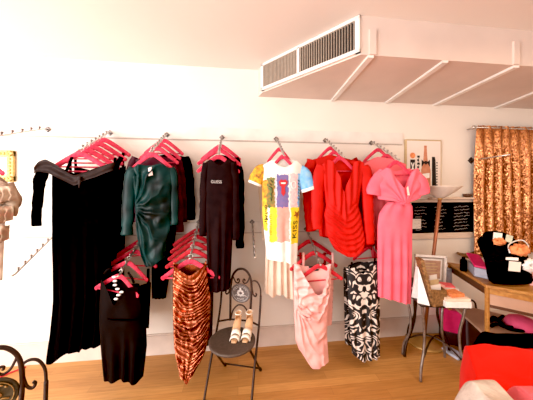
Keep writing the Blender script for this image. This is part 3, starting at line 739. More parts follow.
# ---- I
for s, nm in ((.25, 'rearmost'), (.6, 'middle')):
    hanger(aI, s, 'red', 'red velvet hanger, %s of the three above the blush satin dress' % nm, .1)
strappy('strappy_dress', 'cream strappy dress behind the blush satin dress', 300, 334, 252, 268, 325, yat(.6, aI) - .012, M['blush'], grp=LGD)
strappy('strappy_dress', 'crimson dress nearest the wall behind the blush satin dress', 297, 326, 252, 262, 300, yat(.25, aI) - .012, M['red_dark'], grp=LGD)
Y = hanger(aI, .95, 'red', 'front red velvet hanger holding the blush satin dress', .1, .95) - .014
t = thing('ruched_dress', 'blush pink satin mini dress with a deep cowl neck and gathered skirt', 'dress', at(313, 265, Y), group=LGD)
def blushf(u, v, h, p):
    cow = .012 * math.sin(2 * PI * (h * 14 - .9 * abs(u - .52))) * (1 - ss((v - .25) / .2))
    return cow
o, sf = cloth('body', M['blush'], t, Y, [(262, 294), (285, 293.5), (310, 294), (340, 295.5), (350, 299), (366, 308)], [(262, 331), (285, 331), (310, 328), (335, 327), (366, 329)],
      [(294, 263), (298, 264), (304, 276), (313, 291), (317, 294), (321, 290), (327, 275), (329, 265), (331, 264)], [(296, 347), (301, 351), (307, 361), (311, 365), (318, 364), (324, 361), (329, 360.5)], .045,
      plus(blushf, radial(.10, .42, 6, .014, 1, 1.6), crumple(.014, 9, 3)), btop=[(294, 263), (304, 267), (322, 268), (331, 264)], nu=64, nv=100)
for (x, y) in ((311, 266), (316.5, 269)):
    bm = new_bm(); box(bm, at(x, y + 1, Y + .012), (.036, .003, .014)); obj('neck_label', bm, M['ink'], t, smooth=False)['label'] = 'black neck label'
bm = new_bm()
for i, q in enumerate(([(296, 304), (301, 310), (308, 313)], [(297, 309), (303, 315), (309, 316)], [(298, 302), (304, 306), (310, 311)])):
    tube(bm, [sf(x, y, .006) for x, y in catmull(q, 5)], .011, 8, 1, .6)
obj('hip_gather', bm, M['blush'], t)

# ---- J
hanger(aJ, .35, 'red', 'red velvet hanger behind the one holding the damask dress', .1, .85)
Y = hanger(aJ, .9, 'red', 'red velvet hanger holding the black and white damask dress', .15, .75) - .014
o, _ = cloth('strappy_dress', M['damask'], None, yat(.5, aJ), [(262, 343), (346, 345)], [(262, 372), (346, 372)], [(343, 268), (358, 262), (372, 262)], [(345, 343), (352, 346), (372, 345)], .02, vfold(3, .006), nu=30, nv=30, origin=at(357, 262, yat(.5, aJ)))
tag(o, 'black and white patterned dress half hidden behind the damask dress', 'dress', LGD)
t = thing('patterned_dress', 'long black and white damask print dress hanging under the red dresses', 'dress', at(362, 262, Y), group=LGD)
o, sf = cloth('body', M['damask'], t, Y, [(260, 346), (300, 348), (330, 350), (358, 352.5)], [(260, 378), (300, 380), (358, 380)],
      [(346, 268), (354, 266), (361, 273), (368, 264), (378, 261)], [(352, 353), (357, 356.5), (362, 359), (369, 357), (380, 356)], .04, vfold(4, .010, .15), btop=[(346, 268), (361, 264), (378, 261)], nu=44, nv=70)
for pts in ([(350, 270), (352, 262)], [(374, 266), (375, 258)]):
    bm = new_bm(); tube(bm, [at(x, y, Y - .015) for x, y in pts], .009, 8, 1, .4); obj('strap', bm, M['black_satin'], t)

# ------------------------------------------------------------------ bistro chairs
def make_chair(med, crest):
    t = thing('bistro_chair', '', 'chair')
    I = M['iron']; r = .0085
    def tb(name, pts, rad=r, k=6, m=I, par=t, ref=(0, 1, 0)):
        bm = new_bm(); q = catmull(pts, k) if k else pts; tube(bm, q, rad, 8, ref=ref); return obj(name, bm, m, par, local=True)
    for s in (-1, 1):
        tb('leg', [(s * .168, -.17, 0), (s * .166, -.06, .2), (s * .166, .09, .42), (s * .165, .15, .55), (s * .165, .17, .64)], k=5, ref=(1, 0, 0))
        tb('leg', [(s * .148, -.10, .375), (s * .15, .06, .19), (s * .152, .22, .0)], k=4, ref=(1, 0, 0))
        tb('foot_cap', [(s * .168, -.174, 0), (s * .168, -.165, .02)], .013, 0, par=t)
        tb('foot_cap', [(s * .152, .222, .0), (s * .152, .212, .02)], .013, 0, par=t)
        # side arc of the back with its scroll
        sc = [(s * (.118 + .017 * math.cos(x)), .168, .625 + .017 * math.sin(x)) for x in (3.4, 4.6, 5.8)]
        tb('side_scroll', [(s * .165, .17, .63), (s * .160, .178, .69), (s * .138, .182, .735), (s * .108, .183, .748), (s * .084, .182, .73), (s * .092, .178, .68), (s * .104, .175, .64), (s * .122, .172, .628), (s * .130, .172, .645), (s * .122, .172, .655)], .0065)
        tb('top_scroll', [(s * .070, .183, .775), (s * .052, .182, .735), (s * .030, .181, .722), (s * .016, .181, .735), (s * .020, .181, .755), (s * .032, .181, .752), (s * .030, .181, .740)], .0055)
    tb('hoop', [(-.082, .145, .43), (-.085, .16, .55), (-.088, .178, .68), (-.076, .185, .77), (-.042, .188, .822), (0, .189, .837), (.042, .188, .822), (.076, .185, .77), (.088, .178, .68), (.085, .16, .55), (.082, .145, .43)], .0095)
    tb('crossbar', [(-.166, .105, .435), (-.082, .145, .437), (0, .15, .437), (.082, .145, .437), (.166, .105, .435)], .007, 4)
    tb('lower_arch', [(-.076, .148, .445), (-.062, .155, .505), (-.03, .16, .545), (0, .16, .555), (.03, .16, .545), (.062, .155, .505), (.076, .148, .445)], .006)
    bm = new_bm(); tube(bm, [(-.168, -.155, .03), (.168, -.155, .03)], .006, 8, ref=(0, 0, 1)); obj('stretcher', bm, I, t, local=True)
    bm = new_bm(); tube(bm, [(-.151, .17, .055), (.151, .17, .055)], .006, 8, ref=(0, 0, 1)); obj('stretcher', bm, I, t, local=True)
    bm = new_bm(); lathe(bm, (0, -.045, .395), [(.158, -.014), (.166, -.010), (.168, .002), (.163, .007), (.150, .005), (.05, .003), (.001, .003)], 40); obj('seat', bm, M['iron_seat'], t, local=True)
    # medallion
    bm = new_bm(); lathe(bm, (0, 0, 0), [(.076, -.006), (.082, -.002), (.082, .004), (.076, .008), (.072, .005), (.001, .005)], 36)
    R_ = Matrix.Translation((0, .172, .645)) @ Matrix.Rotation(PI / 2 + .12, 4, 'X'); bmesh.ops.transform(bm, matrix=R_, verts=bm.verts)
    md = obj('medallion', bm, med, t, local=True)
    bm = new_bm()
    def ln(pts, rad): tube(bm, [(x, y, .0075) for x, y in pts], rad, 6, ref=(0, 0, 1))
    ln([(.066 * math.cos(i * .25), .066 * math.sin(i * .25)) for i in range(26)], .0016)
    for i in range(8):
        an = i * PI / 4; ball(bm, (.021 * math.cos(an), .021 * math.sin(an) + .004, .008), .0105, 1, 1, .3)
    ball(bm, (0, .038, .008), .010, 1, 1.3, .3)
    ln([(-.050, -.020), (-.03, -.012), (-.02, -.02)], .003); ln([(.050, -.020), (.03, -.012), (.02, -.02)], .003)
    for q in range(5): ln([(-.03 + .012 * q, -.043 - .003 * (2 - abs(q - 2))), (-.023 + .012 * q, -.043 - .003 * (2 - abs(q - 2)))], .0045)
    for q in range(7):
        an = .6 + q * .32; ln([(.055 * math.cos(an), .055 * math.sin(an)), (.055 * math.cos(an + .15), .055 * math.sin(an + .15))], .003)
    bmesh.ops.transform(bm, matrix=R_, verts=bm.verts)
    o = obj('crest', bm, crest, md, local=True); o['label'] = 'pale printed crest'
    bm = new_bm(); ball(bm, (0, .004, .011), .011, 1, 1, .3); bmesh.ops.transform(bm, matrix=R_, verts=bm.verts); obj('crest_center', bm, med, md, local=True)
    return t
ch = make_chair(M['medal'], M['crest'])
seat = atz(236, 339.5, .40)
ch.rotation_euler = (0, 0, -.30 - TH * 0)
ch.location = (seat.x + math.sin(-.30) * -.045 * -1, seat.y + .045 * math.cos(.30), 0)
tag(ch, 'brown iron bistro chair with a crest medallion and a pair of sandals on its seat', 'chair', 'iron bistro chairs')
ch2 = make_chair(M['olive'], M['brass'])
tag(ch2, 'brown iron bistro chair in the bottom left corner, only its scrolled back showing', 'chair', 'iron bistro chairs')
ch2.rotation_euler = (0, 0, .5)
p = atd(-7, 351, .99); ch2.location = (p.x + .188 * math.sin(.5), p.y - .188 * math.cos(.5), 0)

# ------------------------------------------------------------------ sandals on the seat
def make_sandal(label, px, py, ang, side):
    z0 = .405
    p = atz(px, py, z0); t = thing('heeled_sandal', label, 'sandal', p, ang, 'ivory heeled sandals on the chair')
    # local: toe towards -Y, heel towards +Y raised
    L_ = .20
    def zc(y): s = (y + .05) / .16; return .006 + .085 * ss(s)
    bm = new_bm(); rows = []
    for i in range(15):
        f = i / 14; y = -.075 + f * L_ ; w = .034 * (math.sin(PI * min(1, .12 + f * .55)) ** .7) * (1 if f < .4 else 1 - .42 * (f - .4) / .6)
        rows.append([bm.verts.new((x * w + side * .004 * math.sin(PI * f), y * .95, zc(y) + dz)) for x, dz in ((-1, 0), (0, .001), (1, 0), (1, -.008), (-1, -.008))])
    for A, B in zip(rows, rows[1:]):
        for k_ in range(5): bm.faces.new((A[k_], A[(k_ + 1) % 5], B[(k_ + 1) % 5], B[k_]))
    bm.faces.new(rows[0]); bm.faces.new(rows[-1][::-1]); obj('sole', bm, M['insole'], t, local=True)
    bm = new_bm(); tube(bm, [(0, .108, .082), (0, .112, .04), (0, .108, 0)], [.013, .008, .006], 10, ref=(1, 0, 0)); obj('heel', bm, M['shoe'], t, local=True)
    for y0, y1, hgt in ((-.056, -.03, .032), (-.022, .006, .036)):
        bm = new_bm(); ring = []
        for i in range(11):
            an = PI * i / 10; w = .036
            ring.append([bm.verts.new((math.cos(an) * w, yy, zc(yy) - .004 + math.sin(an) * (hgt + dz))) for yy, dz in ((y0, -.004), ((y0 + y1) / 2, .003), (y1, 0))])
        for A, B in zip(ring, ring[1:]):
            for k_ in range(2): bm.faces.new((A[k_], A[k_ + 1], B[k_ + 1], B[k_]))
        o = obj('toe_strap', bm, M['shoe'], t, local=True); sm = o.modifiers.new('thick', 'SOLIDIFY'); sm.thickness = .005
    bm = new_bm(); ring = []
    for i in range(11):
        an = PI * i / 10
        ring.append([bm.verts.new((math.cos(an) * .024, .075 + math.sin(an) * .04, .082 + q)) for q in (0, .03, .058)])
    for A, B in zip(ring, ring[1:]):
        for k_ in range(2): bm.faces.new((A[k_], A[k_ + 1], B[k_ + 1], B[k_]))
    o = obj('heel_counter', bm, M['insole'], t, local=True); sm = o.modifiers.new('thick', 'SOLIDIFY'); sm.thickness = .004
    bm = new_bm(); tube(bm, [(.024 * math.cos(x), .075 + (.04 if math.sin(x) > 0 else .026) * math.sin(x), .138) for x in [i * PI / 9 for i in range(18)]], .0045, 6, ref=(0, 0, 1), closed=True); obj('ankle_strap', bm, M['shoe'], t, local=True)
    return t
make_sandal('ivory heeled sandal on the chair seat, the one nearer the copper dress', 236, 337, .0 - TH - .1, -1)
make_sandal('ivory heeled sandal on the chair seat, the one nearer the blush satin dress', 247, 336.5, -.06 - TH - .1, 1)

# ------------------------------------------------------------------ wall pieces
def flat(px0, py0, px1, py1, Y):   # rectangle on a plane parallel to the wall
    a_ = at(px0, py0, Y); b_ = at(px1, py1, Y); return a_.x, a_.z, b_.x, b_.z
# canvas with bottles
x0, z0, x1, z1 = flat(406, 138.5, 442, 190, -.03); z0 = at(424, 139.5, -.03).z
t = thing('canvas_picture', 'canvas picture of a champagne bottle between black boxes, on the wall', 'picture', ((x0 + x1) / 2, 0, (z0 + z1) / 2))
cw, chh = x1 - x0, z0 - z1
bm = new_bm(); box(bm, ((x0 + x1) / 2, -.0125, (z0 + z1) / 2), (cw, .025, chh)); obj('stretcher_frame', bm, M['canvas_edge'], t, smooth=False, bevel=.004)
bm = new_bm(); box(bm, ((x0 + x1) / 2, -.0265, (z0 + z1) / 2), (cw - .028, .003, chh - .028)); cv = obj('canvas', bm, M['canvas'], t, smooth=False)
def cq(u, v, o=.0): return Vector((x0 + u * cw, -.0285 - o, z1 + v * chh))
def art(name, m, poly, o=.0):
    bm = new_bm(); prism(bm, [cq(u, v, o) for u, v in poly], (0, -.0008, 0)); return obj(name, bm, m, cv, smooth=False)
def rect(a_, b_, c_, d_): return [(a_, b_), (c_, b_), (c_, d_), (a_, d_)]
bot = [(.50, .82), (.50, .88), (.575, .88), (.575, .82), (.585, .68), (.60, .58), (.65, .48), (.68, .40), (.68, .10), (.66, .06), (.44, .06), (.42, .10), (.42, .40), (.45, .48), (.48, .58), (.49, .68)]
art('printed_bottle', M['bottle'], bot)
art('printed_bow', M['ink'], [(.43, .46), (.50, .53), (.55, .50), (.60, .53), (.66, .46), (.66, .60), (.60, .56), (.55, .58), (.50, .56), (.43, .60)], .001)
art('printed_label', M['tag_white'], [(.45, .22), (.65, .24), (.65, .34), (.45, .32)], .001)
art('printed_box', M['ink'], rect(.12, .30, .25, .60)); art('printed_cap', M['peach'], [(.185 + .075 * math.cos(i * .52), .68 + .058 * math.sin(i * .52)) for i in range(12)])
art('printed_ribbon', M['tag_white'], [(.13, .36), (.16, .36), (.24, .54), (.21, .54)], .001); art('printed_ribbon', M['tag_white'], [(.21, .36), (.24, .36), (.16, .54), (.13, .54)], .0012)
for i in range(5): art('printed_lettering', M['ink'], rect(.31, .36 + i * .07, .38 - .02 * (i % 2), .40 + i * .07))
for i in range(4): art('printed_lettering', M['ink'], rect(.345, .36 + i * .08, .36, .41 + i * .08), .001)
art('printed_carton', M['ink'], [(.72, .08), (.84, .08), (.82, .58), (.80, .66), (.72, .66)])
for i in range(9): art('printed_check', M['ink'], rect(.845, .09 + i * .055, .875, .115 + i * .055))
art('printed_base', M['bottle'], rect(.70, .03, .90, .075))
# gilt frame far left
x0, z0, x1, z1 = flat(-16, 150, 14, 182, -.02)
t = thing('gilt_picture_frame', 'ornate gilt picture frame on the wall at the far left edge', 'picture', ((x0 + x1) / 2, 0, (z0 + z1) / 2))
bm = new_bm(); fw = .055
for (a_, b_, c_, d_) in ((x0, z0 - fw, x1, z0), (x0, z1, x1, z1 + fw), (x0, z1, x0 + fw, z0), (x1 - fw, z1, x1, z0)):
    box(bm, ((a_ + c_) / 2, -.014, (b_ + d_) / 2), (c_ - a_, .028, d_ - b_))
obj('frame', bm, M['gilt'], t, smooth=False, bevel=.008)
bm = new_bm()
for i in range(9):
    zz = z1 + (z0 - z1) * (i + .5) / 9; ball(bm, (x1 - fw / 2, -.028, zz), .014, 1, .7, .9); ball(bm, (x0 + fw / 2, -.028, zz), .014, 1, .7, .9)
for i in range(8):
    xx = x0 + (x1 - x0) * (i + .5) / 8; ball(bm, (xx, -.028, z0 - fw / 2), .014, 1, .7, .9); ball(bm, (xx, -.028, z1 + fw / 2), .014, 1, .7, .9)
obj('carved_ornament', bm, M['gilt'], t)
bm = new_bm(); box(bm, ((x0 + x1) / 2, -.006, (z0 + z1) / 2), (x1 - x0 - fw, .012, z0 - z1 - fw)); obj('print', bm, M['pic_white'], t, smooth=False)
# chalkboard
x0, z0, x1, z1 = flat(411, 202.5, 474, 232, -.015)
t = thing('chalkboard', 'long black chalkboard with handwritten lines, on the wall behind the floor lamp', 'chalkboard', ((x0 + x1) / 2, 0, (z0 + z1) / 2))
bm = new_bm(); box(bm, ((x0 + x1) / 2, -.006, (z0 + z1) / 2), (x1 - x0, .012, z0 - z1)); obj('board', bm, M['slate'], t, smooth=False)
bm = new_bm()
for (a_, b_, c_, d_) in ((x0 - .03, z1 - .06, x1 + .03, z1), (x0 - .03, z0, x1 + .03, z0 + .03), (x0 - .03, z1, x0, z0), (x1, z1, x1 + .03, z0)):
    box(bm, ((a_ + c_) / 2, -.011, (b_ + d_) / 2), (c_ - a_, .022, d_ - b_))
obj('frame', bm, M['frame_pale'], t, smooth=False, bevel=.004)
bm = new_bm()
for c0, c1, r0 in ((.05, .26, 0), (.36, .58, 0), (.66, .95, 0)):
    for i in range(8):
        zz = z1 + (z0 - z1) * (.10 + .105 * i); xa = x0 + (x1 - x0) * (c0 + random.uniform(0, .03)); xb = x0 + (x1 - x0) * (c1 - random.uniform(0, .10))
        n_ = 14; run = []
        for k_ in range(n_ + 1):
            if random.random() < .16 and len(run) > 1: tube(bm, run, .0024, 4, ref=(0, 1, 0)); run = []
            run.append((xa + (xb - xa) * k_ / n_, -.0135, zz + random.uniform(-.006, .006) + .01 * k_ / n_ * (1 if c0 > .3 else .3)))
        if len(run) > 1: tube(bm, run, .0024, 4, ref=(0, 1, 0))
obj('chalk_writing', bm, M['chalk'], t)
zt = z0 + .03
bm = new_bm(); box(bm, ((at(428, 199).x + x1) / 2 + .02, -.03, zt + .012), (x1 - at(428, 199).x + .05, .06, .018)); o = obj('wall_ledge', bm, M['frame_pale'], None, smooth=False, bevel=.004)
o['kind'] = 'structure'; o.name = 'trim_20'
p = at(467.5, 199, -.035); bm = new_bm(); lathe(bm, (p.x, -.032, zt + .0215), [(.022, 0), (.034, .012), (.040, .034), (.036, .034), (.030, .014), (.001, .006)], 20)
o = obj('small_bowl', bm, M['wood_dark'], None, origin=(p.x, -.032, zt + .0215)); tag(o, 'small dark bowl on the ledge above the chalkboard', 'bowl')

# curtain and rod
xc0 = at(477, 150, -.09).x; xc1 = W1 - .05; zr = at(480, 127.5, -.09).z
t = thing('curtain_rod', 'slim metal curtain rod above the gold sequin curtain', 'curtain rod', ((xc0 + xc1) / 2, 0, zr))
bm = new_bm(); tube(bm, [(xc0 - .03, -.09, zr), (xc1 + .04, -.09, zr)], .009, 10, ref=(0, 0, 1)); obj('rod', bm, M['chrome'], t)
bm = new_bm(); ball(bm, (xc0 - .04, -.09, zr), .02); obj('finial', bm, M['chrome'], t)
bm = new_bm(); tube(bm, [(xc0 - .015, 0, zr), (xc0 - .015, -.09, zr)], .006, 8, ref=(0, 0, 1)); obj('bracket', bm, M['chrome'], t)
bm = new_bm(); g = []; nU, nV = 260, 40
for i in range(nU + 1):
    u = i / nU; x = xc0 + (xc1 - xc0) * u; cc = []
    for j in range(nV + 1):
        v = j / nV; a_ = .012 + .026 * ss(v * 3)
        y = -.09 + a_ * math.sin(x * 58 + 1.3 * noise.noise(Vector((x * 4, v * 1.5, 0)))) + .010 * noise.noise(Vector((x * 9, v * 3, 2)))
        if v < .02: y = -.09 + .014 * math.sin(x * 90)
        cc.append(bm.verts.new((x, y, zr + .02 - v * (zr - .80))))
    g.append(cc)
for i in range(nU):
    for j in range(nV): bm.faces.new((g[i][j], g[i + 1][j], g[i + 1][j + 1], g[i][j + 1]))
o = obj('sequin_curtain', bm, sequin_mat(), None, origin=((xc0 + xc1) / 2, -.09, zr)); tag(o, 'gold copper sequin curtain hanging on the right of the back wall', 'curtain')
# straight arm by the curtain
p = at(470.5, 160.5, 0)
t = thing('hanging_bracket', 'straight metal arm crossing in front of the gold sequin curtain', 'bracket', p)
bm = new_bm(); box(bm, (0, -.004, 0), (.052, .008, .052), Matrix.Rotation(PI / 4, 3, 'Y')); obj('wall_plate', bm, M['chrome_dark'], t, local=True, smooth=False)
q = at(510, 154.5, -.38) - p
bm = new_bm(); tube(bm, [(0, -.006, 0), tuple(q)], .0065, 8, ref=(0, 0, 1)); obj('bar', bm, M['chrome'], t, local=True)

# ------------------------------------------------------------------ floor lamp
foot = atz(424, 342, 0); head = at(440, 198, -.24)
t = thing('floor_lamp', 'copper brown floor lamp with an upturned pale bowl shade before the chalkboard', 'floor lamp', foot)
bm = new_bm(); lathe(bm, foot, [(.16, 0), (.16, .012), (.15, .02), (.05, .03), (.016, .05), (.001, .05)], 40); obj('base', bm, M['brass'], t)
bm = new_bm(); tube(bm, [foot + Vector((0, 0, .04)), head], .0155, 12, ref=(0, 1, 0)); obj('pole', bm, M['copper_pole'], t)
bm = new_bm(); ball(bm, head + Vector((0, 0, .0)), .022); obj('collar', bm, M['brass'], t)
bm = new_bm(); lathe(bm, head, [(.028, .0), (.05, .012), (.11, .055), (.165, .105), (.172, .112), (.168, .114), (.155, .104), (.10, .06), (.04, .02), (.001, .014)], 40); obj('bowl_shade', bm, M['shade'], t)

# ------------------------------------------------------------------ right-hand tables
# small iron side table
ZT = .59
fl = atz(421, 305.5, ZT); fr = atz(470, 308, ZT)
ex = (fr - fl).normalized(); ey = Vector((-ex.y, ex.x, 0)); wd = (fr - fl).length; dp = .31
t = thing('side_table', 'low wrought iron side table with curved legs, holding leaflets and packets', 'table', (fl + ex * wd / 2 + ey * dp / 2) * 1 - Vector((0, 0, ZT)))
bm = new_bm(); prism(bm, [fl, fr, fr + ey * dp, fl + ey * dp], (0, 0, -.012)); obj('tabletop', bm, M['iron'], t, smooth=False, bevel=.003)
ctr = fl + ex * wd / 2 + ey * dp / 2 - Vector((0, 0, ZT))
for q in (fl + (ex + ey) * .02, fr + (ey - ex) * .02, fr + ey * (dp - .02) - ex * .02, fl + ey * (dp - .02) + ex * .02):
    g_ = Vector((q.x, q.y, 0)); inn = (ctr - g_).normalized()
    bm = new_bm(); tube(bm, catmull([g_ + Vector((0, 0, ZT - .012)), g_ + Vector((0, 0, .50)) + inn * .012, g_ + Vector((0, 0, .36)) + inn * .035, g_ + Vector((0, 0, .22)) + inn * .025, g_ + Vector((0, 0, .1)) - inn * .02, g_ - inn * .03], 5), .0105, 8, ref=ey)
    obj('leg', bm, M['iron_pale'], t)
for A, B in ((fl, fr + ey * dp), (fr, fl + ey * dp)):
    a_ = Vector((A.x, A.y, .17)); b_ = Vector((B.x, B.y, .17)); a_ = a_ + (b_ - a_).normalized() * .05; b_ = b_ + (a_ - b_).normalized() * .05
    bm = new_bm(); tube(bm, catmull([a_, (a_ * 3 + b_) / 4 + Vector((0, 0, .07)), (a_ + b_) / 2 + Vector((0, 0, .09)), (a_ + b_ * 3) / 4 + Vector((0, 0, .07)), b_], 5), .007, 8, ref=(0, 1, 0)); obj('stretcher', bm, M['iron'], t)
# tent card
def on(px, py): return atz(px, py, ZT)
A0 = on(417.5, 303); A1 = on(430, 306)
t = thing('tent_card', 'folded white card standing at the left end of the iron side table', 'card', (A0 + A1) / 2, group='papers on the iron side table')
apex0 = A0 + ey * .05 + Vector((0, 0, .28)) + ex * .012; apex1 = A1 + ey * .05 + Vector((0, 0, .28)) - ex * .06
bm = new_bm(); prism(bm, [A0, A1, apex1, apex0], ey * .002); obj('front_leaf', bm, M['tag_white'], t, smooth=False)
bm = new_bm(); prism(bm, [A0 + ey * .10, A1 + ey * .10, apex1, apex0], ey * .002); obj('back_leaf', bm, M['tag_white'], t, smooth=False)
# wicker leaflet holder
B0 = on(433, 307); B1 = on(446, 305.5)
t = thing('wicker_holder', 'brown wicker leaflet holder with a tall sloping side on the iron side table', 'holder', (B0 + B1) / 2)
by = ey * .10
bm = new_bm(); prism(bm, [B0, B1, B1 + Vector((0, 0, .115)), B0 + Vector((0, 0, .13)) - ex * .01], ey * .008); obj('front_panel', bm, M['wicker'], t, smooth=False)
bm = new_bm(); prism(bm, [B1, B1 + by, B1 + by + Vector((0, 0, .12)), B1 + Vector((0, 0, .115))], ex * .006); obj('side_panel', bm, M['wicker'], t, smooth=False)
bm = new_bm(); prism(bm, [B0 + by, B1 + by, B1 + by + Vector((0, 0, .14)), B0 + by + Vector((0, 0, .14))], ey * .006); obj('back_panel', bm, M['wicker'], t, smooth=False)
bm = new_bm(); prism(bm, [B0, B0 + ex * .02, B0 + Vector((0, 0, .35)) - ex * .05 + by * .3, B0 + Vector((0, 0, .35)) - ex * .078 + by * .3], by * .8); obj('sloping_side', bm, M['wicker'], t, smooth=False)
for i in range(3):
    bm = new_bm(); a_ = B0 + ey * (.03 + .025 * i) + ex * (.008 + .01 * i) + Vector((0, 0, .002)); b_ = B1 + ey * (.03 + .025 * i) - ex * .012 + Vector((0, 0, .002)); h_ = Vector((0, 0, .15 + .03 * i)) - ex * .01
    prism(bm, [a_, b_, b_ + h_, a_ + h_], ey * .004)
    o = obj('leaflet', bm, [M['canvas'], M['canvas_edge'], M['pic_white']][i], None, smooth=False, origin=a_)
    tag(o, ['cream leaflet at the front of the wicker holder', 'yellowish leaflet in the middle of the wicker holder', 'tall pale leaflet at the back of the wicker holder'][i], 'leaflet', 'leaflets in the wicker holder')
# book stack / tray
T0 = on(446, 308); T1 = on(472, 308.5); ty = ey * .28
def slab(name, label, cat, m, z0, z1, s0, s1, d0, d1, grp=None, rot=0):
    w = T1 - T0
    c_ = T0 + w * ((s0 + s1) / 2) + ty * ((d0 + d1) / 2)
    R_ = Matrix.Rotation(rot, 3, 'Z'); pts = []
    for s, d in ((s0, d0), (s1, d0), (s1, d1), (s0, d1)): pts.append(c_ + R_ @ (T0 + w * s + ty * d - c_) + Vector((0, 0, z0)))
    bm = new_bm(); prism(bm, pts, (0, 0, z1 - z0)); o = obj(name, bm, m, None, smooth=False, bevel=.002, origin=c_ + Vector((0, 0, z0))); tag(o, label, cat, grp); return o
slab('book', 'large white book at the bottom of the pile on the iron side table', 'book', M['tag_white'], .0005, .045, 0, 1, .0, .95, 'books on the iron side table')
slab('book', 'thinner cream book on top of the white book on the iron side table', 'book', M['cream'], .046, .066, .02, .98, .03, .95, 'books on the iron side table', .05)
slab('gift_packet', 'pink packet at the back left of the book pile', 'packet', M['blush'], .067, .105, .0, .45, .55, .95, 'packets on the book pile', .15)
slab('gift_packet', 'brighter pink packet at the back right of the book pile', 'packet', M['pink_mid'], .067, .095, .5, .98, .60, .95, 'packets on the book pile', -.25)
slab('gift_packet', 'orange brown packet in the middle of the book pile', 'packet', M['peach'], .067, .092, .25, .85, .12, .45, 'packets on the book pile', .2)
slab('gift_packet', 'white packet leaning across the middle of the book pile', 'packet', M['pic_white'], .067, .088, .45, .98, .47, .6, 'packets on the book pile', -.1)

# round iron stand with framed print
ZS = .63
sc_ = atz(425, 283.5, ZS)
t = thing('plant_stand', 'round dark iron stand with bowed legs behind the iron side table', 'stand', sc_ - Vector((0, 0, ZS)))
bm = new_bm(); lathe(bm, sc_, [(.15, -.014), (.158, -.010), (.158, -.002), (.15, 0), (.001, 0)], 36); obj('tabletop', bm, M['iron'], t)
for an in (3.25, -.15, 1.6):
    d_ = Vector((math.cos(an), math.sin(an), 0)); g_ = sc_ - Vector((0, 0, ZS))
    bm = new_bm(); tube(bm, catmull([g_ + d_ * .10 + Vector((0, 0, ZS - .014)), g_ + d_ * .115 + Vector((0, 0, .5)), g_ + d_ * .11 + Vector((0, 0, .36)), g_ + d_ * .14 + Vector((0, 0, .24)), g_ + d_ * .20 + Vector((0, 0, .12)), g_ + d_ * .22 + Vector((0, 0, 0))], 5), .011, 8, ref=(0, 1, 0)); obj('leg', bm, M['iron'], t)
dF = (sc_ - CAM).dot(FWD) - .02
c0 = atd(414.5, 254, dF + .03); c1 = atd(446, 256, dF + .03); c2 = atd(444.5, 288, dF); c3 = atd(413.5, 288, dF)
for c_ in (c2, c3): c_.z = ZS + .0005
t = thing('framed_print', 'framed tan certificate print with a white mount, standing behind the tent card', 'picture', (c2 + c3) / 2)
nn = (c1 - c0).cross(c3 - c0).normalized()
if nn.dot(FWD) > 0: nn = -nn
def fq(u, v, o=0): return (c3 * (1 - u) + c2 * u) * (1 - v) + (c0 * (1 - u) + c1 * u) * v + nn * o
bm = new_bm()
for r_ in (rect(0, 0, 1, .07), rect(0, .93, 1, 1), rect(0, 0, .06, 1), rect(.94, 0, 1, 1)): prism(bm, [fq(u, v) for u, v in r_], nn * .016)
obj('frame', bm, M['tag_white'], t, smooth=False)
bm = new_bm(); prism(bm, [fq(u, v, .001) for u, v in rect(.05, .06, .95, .94)], nn * .004); obj('mount', bm, M['mat_grey'], t, smooth=False)
bm = new_bm(); prism(bm, [fq(u, v, .005) for u, v in rect(.13, .15, .87, .87)], nn * .002); obj('inner_border', bm, M['pic_white'], t, smooth=False)
bm = new_bm(); prism(bm, [fq(u, v, .007) for u, v in rect(.18, .2, .82, .82)], nn * .002); pr = obj('print', bm, M['print_tan'], t, smooth=False)
bm = new_bm()
for i, w_ in enumerate((.16, .24, .2, .26, .14)):
    v_ = .70 - i * .1; prism(bm, [fq(u, v, .009) for u, v in rect(.5 - w_, v_, .5 + w_, v_ + .03)], nn * .001)
obj('printed_lines', bm, M['canvas_edge'], pr, smooth=False)

# console table, long axis running to the right
ZC = .78
cfl = atz(486, 285, ZC); cbl = atz(447, 262, ZC); cfr0 = atz(533, 293.5, ZC)
lx = (cfr0 - cfl).normalized(); cfr = cfl + lx * 1.0
ly = Vector((-lx.y, lx.x, 0)); cbl = cfl + (cbl - cfl)
vx = (cbl - cfl); cbl.y = min(cbl.y, -.12); vx = cbl - cfl; cbr = cfr + vx
if cbr.y > -.12: pass
t = thing('console_table', 'golden oak console table holding the black display bag, gold curtain behind', 'table', cfl * .5 + cbr * .5 - Vector((0, 0, ZC)))
bm = new_bm(); prism(bm, [cfl, cfr, cbr, cbl], (0, 0, -.022)); obj('tabletop', bm, M['wood'], t, smooth=False, bevel=.004)
def vert(q, z): return Vector((q.x, q.y, z))
ins = (lx + vx.normalized()) * .012
f0, f1, b0, b1 = cfl + ins, cfr - lx * .012 + vx.normalized() * .012, cbl + lx * .012 - vx.normalized() * .02, cbr - ins
def rail_(name, p, q, z0, z1, m, th=.018):
    bm = new_bm(); d_ = (q - p).normalized(); n_ = Vector((-d_.y, d_.x, 0)); prism(bm, [vert(p, z0), vert(q, z0), vert(q, z1), vert(p, z1)], n_ * th); return obj(name, bm, m, t, smooth=False)
rail_('top_rail', f0, f1, .715, .758, M['wood']); rail_('apron_panel', f0 + ly * .005, f1 + ly * .005, .635, .715, M['panel'], .01); rail_('bottom_rail', f0, f1, .615, .635, M['wood_dark'])
rail_('end_rail', b0, f0, .70, .758, M['wood_dark'])
for q in (f0, f1, b0, b1):
    bm = new_bm(); box(bm, (q.x, q.y, .379), (.022, .022, .758)); obj('leg', bm, M['wood'], t, smooth=False, bevel=.003)
